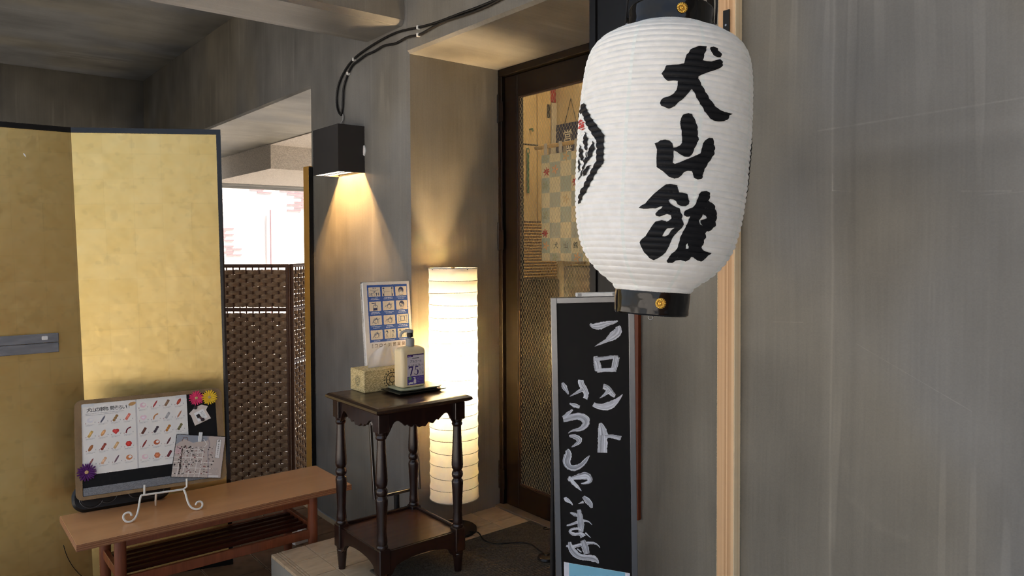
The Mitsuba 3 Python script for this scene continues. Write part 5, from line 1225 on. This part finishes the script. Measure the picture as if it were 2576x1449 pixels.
CLR = [[(225, 222, 222), (92, 92, 104), (150, 116, 70), (222, 124, 106)], [(206, 170, 98), (216, 160, 106), (206, 66, 62), (122, 46, 54)], [(166, 106, 62), (150, 70, 56), (212, 174, 122), (206, 60, 52)], [(150, 96, 90), (222, 178, 142), (112, 84, 96), (206, 132, 84)]], \
      [[(236, 200, 206), (170, 66, 66), (140, 110, 84), (176, 74, 54)], [(240, 208, 214), (196, 132, 76), (166, 164, 162), (176, 120, 90)], [(104, 60, 48), (66, 54, 62), (186, 122, 54), (112, 104, 66)], [(136, 50, 44), (186, 96, 62), (96, 50, 52), (120, 60, 50)], [(238, 208, 210), (206, 122, 82), (112, 48, 52), (150, 90, 60)]]
for pg in range(2):
    rows_ = LOOK[pg]
    for j, row in enumerate(rows_):
        for i, kind in enumerate(row):
            pxl = x0 + 0.030 + 0.0445 * i if pg == 0 else xf + 0.026 + 0.0450 * i
            pyl = (y1 - 0.066 - 0.054 * j) if pg == 0 else (y1 - 0.026 - 0.052 * j)
            col = CLR[pg][j][i]
            r90 = 58
            if kind == 'b':
                gg = affinity.rotate(rrect(-0.014, -0.005, 0.014, 0.005, 0.002), r90, origin=(0, 0))
            elif kind == 'l':
                gg = affinity.rotate(disc(0, 0, 0.016, 0.0034), r90, origin=(0, 0))
            elif kind == 's':
                gg = unary_union([disc(0.0095 * k * math.cos(1.0), 0.0095 * k * math.sin(1.0), 0.0055) for k in (-1, 0, 1)])
            elif kind == 'w':
                gg = affinity.rotate(disc(0, 0, 0.014, 0.006), r90, origin=(0, 0))
            elif kind == 'o':
                gg = disc(0, 0, 0.0115, 0.010).difference(disc(0.003, 0.002, 0.006, 0.005))
            elif kind == 'h':
                gg = unary_union([disc(-0.005, 0.003, 0.007), disc(0.005, 0.003, 0.007), Polygon([(-0.0115, 0), (0.0115, 0), (0, -0.011)])])
            elif kind == 'c':
                gg = line([(-0.008, -0.011), (-0.006, 0), (0.0, 0.007), (0.010, 0.011)], 0.005)
            else:
                gg = unary_union([disc(0.006 * math.cos(a), 0.006 * math.sin(a), 0.0055) for a in np.arange(0, 6.2, 1.05)])
            pr.add(affinity.translate(gg, pxl, pyl), col, False)
            pr.add(affinity.translate(affinity.scale(gg, 0.5, 0.5, origin=(0, 0)), pxl - 0.001, pyl + 0.001), tuple(min(255, int(a * 1.15 + 14)) for a in col), False) if kind not in 'oc' else None
            pr.add(disc(pxl - 0.015, pyl - 0.011, 0.0016), (150, 96, 92), False); pr.add(disc(pxl + 0.017, pyl - 0.009, 0.0016), (150, 150, 146), False)
            for k in range(2):
                pr.add(sbox(pxl - 0.016, pyl - 0.0175 - 0.0035 * k, pxl + 0.015 - 0.008 * k, pyl - 0.0165 - 0.0035 * k), (178, 176, 174), False)
put_print(ms, 'print', pr, MM)
for xa, xb in ((x0 - 0.001, x0 + 0.046), (x1 - 0.043, x1 - 0.001)):
    put(ms, 'tape', at(box(xa, xb, y1 - 0.012, y1 + 0.001, 0.0129, 0.0133), MM), 'mat_white_plastic')


def gerbera(name, label, x, y, r, mpetal, z=0.0170):
    k = thing(name, label, 'flower')
    ms_ = []
    for layer, (rad, nn, h) in enumerate(((1.0, 22, 0.0), (0.78, 18, 0.0025))):
        for i in range(nn):
            a = 2 * math.pi * (i + 0.5 * layer) / nn + 0.06 * math.sin(i * 5)
            l = r * rad * (1 + 0.06 * math.sin(i * 3.7 + layer))
            pe = Polygon([(0.12 * l, -0.03 * l), (0.6 * l, -0.095 * l), (0.92 * l, -0.07 * l), (1.0 * l, 0), (0.92 * l, 0.07 * l), (0.6 * l, 0.095 * l), (0.12 * l, 0.03 * l)])
            m = extrude(pe, 0.0006)
            v_ = m.vertices
            v_[:, 2] += h + 0.004 * (v_[:, 0] / l) ** 2 * (1 + 0.5 * math.sin(i * 2.3)) - 0.05 * np.abs(v_[:, 1])
            ms_.append(at(m, trimesh.transformations.rotation_matrix(a, [0, 0, 1])))
    put(k, 'petals', at(ms_, MM @ shift(x, y, z)), mpetal, kind='stuff')
    put(k, 'heart', at(lathe([(0, 0.0), (0.20 * r, 0.0), (0.21 * r, 0.004), (0.15 * r, 0.007), (0, 0.0065)], 18), MM @ shift(x, y, z)), 'mat_flower_heart', smooth=40)


mat('pink', (226, 62, 110), rough=0.7); mat('yellow', (240, 200, 50), rough=0.7); mat('purple', (80, 20, 96), rough=0.7); mat('flower_heart', (206, 170, 120), rough=0.8)
gerbera('gerbera', 'pink artificial gerbera on the top right corner of the menu board', *Q(0.428, 0.340), 0.0310, 'mat_pink')
gerbera('gerbera', 'yellow artificial gerbera on the top right corner of the menu board', *Q(0.477, 0.338), 0.0320, 'mat_yellow', 0.0185)
gerbera('gerbera', 'purple artificial gerbera on the bottom left corner of the menu board', *Q(0.037, 0.101), 0.0345, 'mat_purple')
hc = thing('house_card', 'small white house-shaped card on the blackboard under the pink flower', 'card')
hp = [Q(*p) for p in ((0.418, 0.229), (0.479, 0.252), (0.462, 0.288), (0.470, 0.303), (0.446, 0.312), (0.420, 0.302), (0.398, 0.280), (0.405, 0.272))]
put(hc, 'card', at(extrude(Polygon(hp), 0.004), MM @ shift(0, 0, 0.0108)), 'mat_card')
cx_, cy_ = Q(0.441, 0.268)
pr = Print(0.0149)
rot = lambda g: affinity.rotate(g, 23, origin=(cx_, cy_))
pr.add(rot(sbox(cx_ - 0.020, cy_ - 0.020, cx_ + 0.020, cy_ + 0.021)), (244, 242, 238))
pr.add(rot(sbox(cx_ - 0.016, cy_ - 0.006, cx_ - 0.002, cy_ + 0.010)), (46, 40, 40), False)
pr.add(rot(sbox(cx_ - 0.010, cy_ - 0.014, cx_ + 0.000, cy_ - 0.004)), (110, 84, 76), False)
for k in range(4):
    pr.add(rot(sbox(cx_ + 0.003, cy_ - 0.008 + 0.006 * k, cx_ + 0.016, cy_ - 0.0065 + 0.006 * k)), (150, 150, 150), False)
put_print(hc, 'print', pr, MM)
for (mx, my), lb in ((Q(0.423, 0.302), 'dark round magnet at the peak of the house-shaped card'), (Q(0.447, 0.250), 'dark round magnet at the lower edge of the house-shaped card')):
    solo('magnet', at(lathe([(0, 0), (0.0075, 0), (0.0075, 0.003), (0.006, 0.0045), (0, 0.005)], 22, mx, my), MM @ shift(0, 0, 0.0150)), 'mat_magnet', lb, 'magnet', smooth=35)

# street map card with its clip, hanging over the right edge
mc = thing('map_card', 'square printed street map card clipped to the lower right of the menu board', 'card')
oM = Q(0.321, 0.040)
uM = np.array(Q(0.499, 0.007)) - np.array(oM)
wM = np.linalg.norm(uM)
MC = MM @ shift(oM[0], oM[1], 0.0215, math.degrees(math.atan2(uM[1], uM[0])))
hM = 0.168
put(mc, 'card', at(box(-0.002, wM + 0.001, -0.0015, hM + 0.002, -0.0035, 0.0), MC), 'mat_rubber', label='black backing with a thin dark rim')
pr = Print(0.00015)
pr.add(sbox(0, 0, wM, hM), (196, 182, 172))
pr.add(Polygon([(0, hM), (0, hM - 0.040), (0.030, hM - 0.016), (0.065, hM - 0.030), (0.12, hM - 0.018), (0.125, hM)]), (150, 154, 162))
pr.add(sbox(0.002, 0.092, 0.026, 0.122), (214, 182, 182), False)
pr.add(sbox(0.140, 0.002, 0.18, 0.010), (224, 220, 216), False)
r2 = np.random.default_rng(4)
for x_ in (0.018, 0.040, 0.062, 0.086, 0.104):
    pr.add(line([(x_, 0), (x_ + r2.uniform(-.003, .006), hM * 0.45), (x_ + r2.uniform(0, .01), hM - 0.045)], 0.0032), (228, 220, 212), False)
for y_ in (0.014, 0.037, 0.060, 0.078, 0.096, 0.112):
    pr.add(line([(0.0, y_), (0.11 if y_ > 0.07 else 0.155, y_ + r2.uniform(-.003, .003))], 0.0030), (228, 220, 212), False)
pr.add(line([(0.140, 0), (0.136, 0.05), (0.128, 0.10), (0.130, 0.14), (0.118, hM)], 0.005), (170, 158, 158), False)
pr.add(line([(0.095, 0.10), (0.120, 0.135), (0.104, 0.155)], 0.003), (226, 220, 214), False)
pr.add(line([(0.022, 0.142), (0.026, 0.158), (0.040, 0.158), (0.044, 0.146)], 0.0025), (120, 96, 90), False)
pr.z += pr.step
for k in range(190):
    x_, y_ = r2.uniform(0.004, 0.155), r2.uniform(0.012, 0.125)
    s_ = r2.uniform(0.0012, 0.0034)
    dk = r2.uniform()
    dens = 1.0 if 0.022 < x_ < 0.08 else 0.5
    if r2.uniform() < dens:
        pr.add(sbox(x_ - s_, y_ - s_ * 0.8, x_ + s_, y_ + s_ * 0.8), ((62, 54, 50) if dk < 0.55 else (140, 96, 92) if dk < 0.8 else (120, 110, 104)), False)
for y_ in np.arange(0.01, 0.11, 0.0075):
    pr.add(sbox(0.024 + 0.0008 * (y_ * 900 % 3), y_, 0.030, y_ + 0.006), (64, 54, 50), False)
for k in range(14):
    x_ = 0.146 + 0.0025 * k
    pr.add(sbox(x_, 0.012, x_ + 0.0006, 0.040), (170, 160, 152), False)
pr.add(sbox(0.157, 0.080, 0.176, 0.157), (70, 66, 62), False)
pr.z += pr.step
pr.add(sbox(0.158, 0.081, 0.175, 0.156), (236, 232, 226))
pr.add(disc(0.1665, 0.149, 0.0042).difference(disc(0.1665, 0.149, 0.0022)), (90, 80, 74), False)
for k in range(6):
    y_ = 0.136 - 0.0088 * k
    pr.add(sbox(0.1635, y_, 0.1695, y_ + 0.0012), (70, 64, 60), False); pr.add(sbox(0.1659, y_ - 0.003, 0.1672, y_ + 0.004), (70, 64, 60), False)
put_print(mc, 'print', pr, MC)
solo('white_clip', at(box(0.083, 0.097, hM - 0.026, hM + 0.014, 0.0006, 0.006, 0.001), MC), 'mat_white_plastic', 'narrow white clip at the top of the street map card', 'clip')

# ------------------------------------------------------------------ gold folding screen
gsn = thing('folding_screen', 'tall gold leaf folding screen with black lacquer edges behind the bench', 'folding screen')
FB, FT = np.array([0.594, 3.594, G + 0.001]), np.array([0.556, 3.690, 1.793])
RB, RT = np.array([1.130, 3.424, G + 0.001]), np.array([1.120, 3.487, 1.812])
LB = FB + np.array([-0.555, 0.0, 0]); LT = FT + np.array([-0.555, 0, 0])


def leaf_panel(b0, b1, t1, t0, ew):
    q = np.array([b0, b1, t1, t0])
    ux = (q[1] - q[0]); w = np.linalg.norm(ux); ux = ux / w
    uy = (q[3] - q[0]); h = np.linalg.norm(uy); uy = uy / h
    n = np.cross(ux, uy); n /= np.linalg.norm(n)
    if n[1] > 0:
        n = -n
    P4 = lambda a, c_: q[0] * (1 - a) * (1 - c_) + q[1] * a * (1 - c_) + q[2] * a * c_ + q[3] * (1 - a) * c_
    na_, nb_ = 12, 36
    a, c_ = np.meshgrid(np.linspace(0, 1, na_), np.linspace(0, 1, nb_), indexing='ij')
    wav = 0.0018 * (meshkit.fbm(np.stack([a * 3, c_ * 7, a * 0 + w], -1), 3, 2) - 0.5)
    v_ = np.array([[P4(x, y) + n * (0.001 + wv) for y, wv in zip(ry, rw)] for x, (ry, rw) in zip(a[:, 0], zip(c_, wav))]).reshape(-1, 3)
    I, J = np.meshgrid(np.arange(na_ - 1), np.arange(nb_ - 1), indexing='ij')
    f_ = np.stack([I * nb_ + J, (I + 1) * nb_ + J, (I + 1) * nb_ + J + 1, I * nb_ + J + 1], -1).reshape(-1, 4)
    m = trimesh.Trimesh(v_, np.vstack([f_[:, [0, 1, 2]], f_[:, [0, 2, 3]]]), process=False)
    key = put(gsn, 'panel', m, 'mat_gold_leaf', smooth=True, uv=np.c_[(a * w).ravel(), (c_ * h).ravel()])
    m2 = m.copy()
    m2.vertices = m2.vertices - n * 0.014
    put(gsn, 'backing', m2, 'mat_black_matte')
    return P4, n, w, h


P2, n2_, w2, h2 = leaf_panel(FB, RB, RT, FT, 0)
P1, n1_, w1, h1 = leaf_panel(LB, FB, FT, LT, 0)


def edge_bar(Pf, n, a0, a1, c0, c1):
    qs = [Pf(a0, c0), Pf(a1, c0), Pf(a1, c1), Pf(a0, c1)]
    return hull(np.vstack([np.array(qs) + n * 0.005, np.array(qs) - n * 0.016]))


put(gsn, 'rail', edge_bar(P2, n2_, 0.0, 1.0, 0.9885, 1.0), 'mat_black_gloss', label='black lacquer edge')
put(gsn, 'rail', edge_bar(P1, n1_, 0.0, 1.0, 0.9885, 1.0), 'mat_black_gloss', label='black lacquer edge')
put(gsn, 'rail', edge_bar(P2, n2_, 0.0, 1.0, 0.0, 0.0115), 'mat_black_gloss', label='black lacquer edge')
put(gsn, 'rail', edge_bar(P1, n1_, 0.0, 1.0, 0.0, 0.0115), 'mat_black_gloss', label='black lacquer edge')
put(gsn, 'edge_strip', edge_bar(P2, n2_, 0.968, 1.0, 0.0115, 0.9885), 'mat_black_gloss', label='black lacquer edge')
p = P1(0.69, 0.933) + n1_ * 0.002
put(gsn, 'chip', at(extrude(disc(0, 0, 0.009, 0.0025, -60), 0.001), frame(p, (1, 0, 0), (0, 0.05, 1))), 'mat_paper', label='pale chip in the gold leaf')
gr = thing('grey_rail', 'grey plastic strip fixed across the darker left panel of the gold screen', 'rail')
pa = P1(0.30, 0.535)
MG = frame(pa + n1_ * 0.0025, P1(1, .5) - P1(0, .5), P1(.5, 1) - P1(.5, 0))
wg = (0.489 - pa[0])
put(gr, 'strip', [at(box(0, wg, -0.042, -0.0014, 0, 0.012, 0.002), MG), at(box(0, wg, 0.0, 0.038, 0, 0.014, 0.002), MG)], 'mat_grey_strip')
put(gr, 'label_tab', at(rrect(wg - 0.062, 0.012, wg - 0.040, 0.028, 0.004).buffer(0) and extrude(rrect(wg - 0.062, 0.012, wg - 0.040, 0.028, 0.004), 0.001).apply_translation([0, 0, 0.0141]), MG), 'mat_white_plastic', label='small pale tab at the end')

# ------------------------------------------------------------------ wicker screen in the passage
wk = thing('wicker_screen', 'brown woven wicker screen of two panels in the passage opening', 'screen')


def wicker_panel(p0, p1, first):
    p0, p1 = np.array(p0), np.array(p1)
    d_ = p1 - p0
    L = np.linalg.norm(d_); d_ = d_ / L
    n = np.array([d_[1], -d_[0], 0])
    zt = 1.182
    secs = ((G + 0.30, 0.335), (0.375, 0.925), (0.955, 1.165)) if first else ((G + 0.03, 0.26), (0.28, 0.62), (0.64, 0.925), (0.955, 1.165))
    secs = ((G + 0.03, 0.915), (0.945, zt - 0.018)) if first else ((G + 0.03, 0.62), (0.645, 0.915), (0.945, zt - 0.018))
    pw = 0.036
    nc = int((L - 0.07) / pw)
    u0 = 0.035
    put(wk, 'post', tube([p0 + d_ * 0.014 + [0, 0, G + 0.001], p0 + d_ * 0.014 + [0, 0, zt]], 0.011, 10), 'mat_wicker_rail', smooth=40)
    put(wk, 'post', tube([p1 - d_ * 0.014 + [0, 0, G + 0.001], p1 - d_ * 0.014 + [0, 0, zt]], 0.011, 10), 'mat_wicker_rail', smooth=40)
    zr = [zt - 0.008, 0.93] + ([] if first else [0.632]) + [G + 0.02]
    for z in zr:
        put(wk, 'rail', tube([p0 + d_ * 0.01 + [0, 0, z], p1 - d_ * 0.01 + [0, 0, z]], 0.010, 10), 'mat_wicker_rail', smooth=40)
    for i in range(nc + 1):
        u = u0 + pw * i
        put(wk, 'stake', tube([p0 + d_ * u + [0, 0, G + 0.02], p0 + d_ * u + [0, 0, zt - 0.01]], 0.0035, 6), 'mat_wicker_rail')
    ms_ = []
    rowh = 0.0228
    r3 = np.random.default_rng(11 if first else 12)
    for (za, zb) in secs:
        j = 0
        z = za
        while z + rowh < zb + 0.004:
            us = np.linspace(0.010, L - 0.010, (nc + 2) * 6 + 1)
            ph = math.pi * (us - u0) / pw + math.pi * (j % 2)
            off = 0.0075 * np.cos(ph)
            zz_ = z + rowh / 2 + 0.0012 * np.sin(us * 40 + j * 1.7) + r3.normal() * 0.0008
            hh = (rowh * (0.60 if first else 0.47)) * (1 - 0.12 * np.cos(ph) ** 2 + 0.05 * r3.normal(size=len(us)))
            tt = 0.0028
            c_ = p0 + d_ * us[:, None] + n * off[:, None] + np.c_[np.zeros((len(us), 2)), zz_]
            ang = np.arange(8) * math.pi / 4
            vv = (c_[:, None, :] + np.sin(ang)[None, :, None] * hh[:, None, None] * np.array([0, 0, 1.0]) + np.cos(ang)[None, :, None] * tt * n).reshape(-1, 3)
            m_ = len(us)
            I, J = np.meshgrid(np.arange(m_ - 1), np.arange(8), indexing='ij')
            q_ = np.stack([I * 8 + J, I * 8 + (J + 1) % 8, (I + 1) * 8 + (J + 1) % 8, (I + 1) * 8 + J], -1).reshape(-1, 4)
            ms_.append(trimesh.Trimesh(vv, np.vstack([q_[:, [0, 1, 2]], q_[:, [0, 2, 3]]]), process=False))
            z += rowh
            j += 1
    put(wk, 'weave', ms_, 'mat_wicker', smooth=35, kind='stuff', label='flat brown strands woven round upright stakes')


FOLD = (1.655, 4.005, 0)
wicker_panel((1.655 - 0.777 * 0.46, 4.005 + 0.63 * 0.46, 0), FOLD, True)
wicker_panel((1.663, 4.020, 0), (1.663 + 0.73 * 0.36, 4.020 + 0.683 * 0.36, 0), False)
gb = thing('gold_board', 'narrow gold brown board with a black edge standing beside the wicker screen', 'board')
put(gb, 'board', box(1.7180, X1 - 0.001, 3.8845, 3.957, G + 0.001, 1.722, 0.002), 'mat_gold_board')
put(gb, 'edge', box(1.7175, X1 - 0.001, 3.876, 3.8843, G + 0.001, 1.716, 0.002), 'mat_black_gloss', label='black edge')
wb = thing('white_box', 'small torn white carton on the ground behind the right bench leg', 'carton')
put(wb, 'carton', [at(box(0, 0.075, 0, 0.05, 0.0005, 0.05, 0.002), shift(1.432, 3.44, G, 8)), at(box(0.04, 0.095, 0.004, 0.046, 0.045, 0.068, 0.002), shift(1.432, 3.44, G, 8))], 'mat_paper')
solo('hanging_cord', tube(spline([(0.483, 3.57, 0.037), (0.491, 3.57, 0.001), (0.51, 3.57, -0.051), (0.546, 3.57, -0.11), (0.59, 3.57, -0.159)]), 0.0014, 6), 'mat_rubber', 'thin dark cord hanging down behind the bench before the gold screen', 'cord', smooth=True)
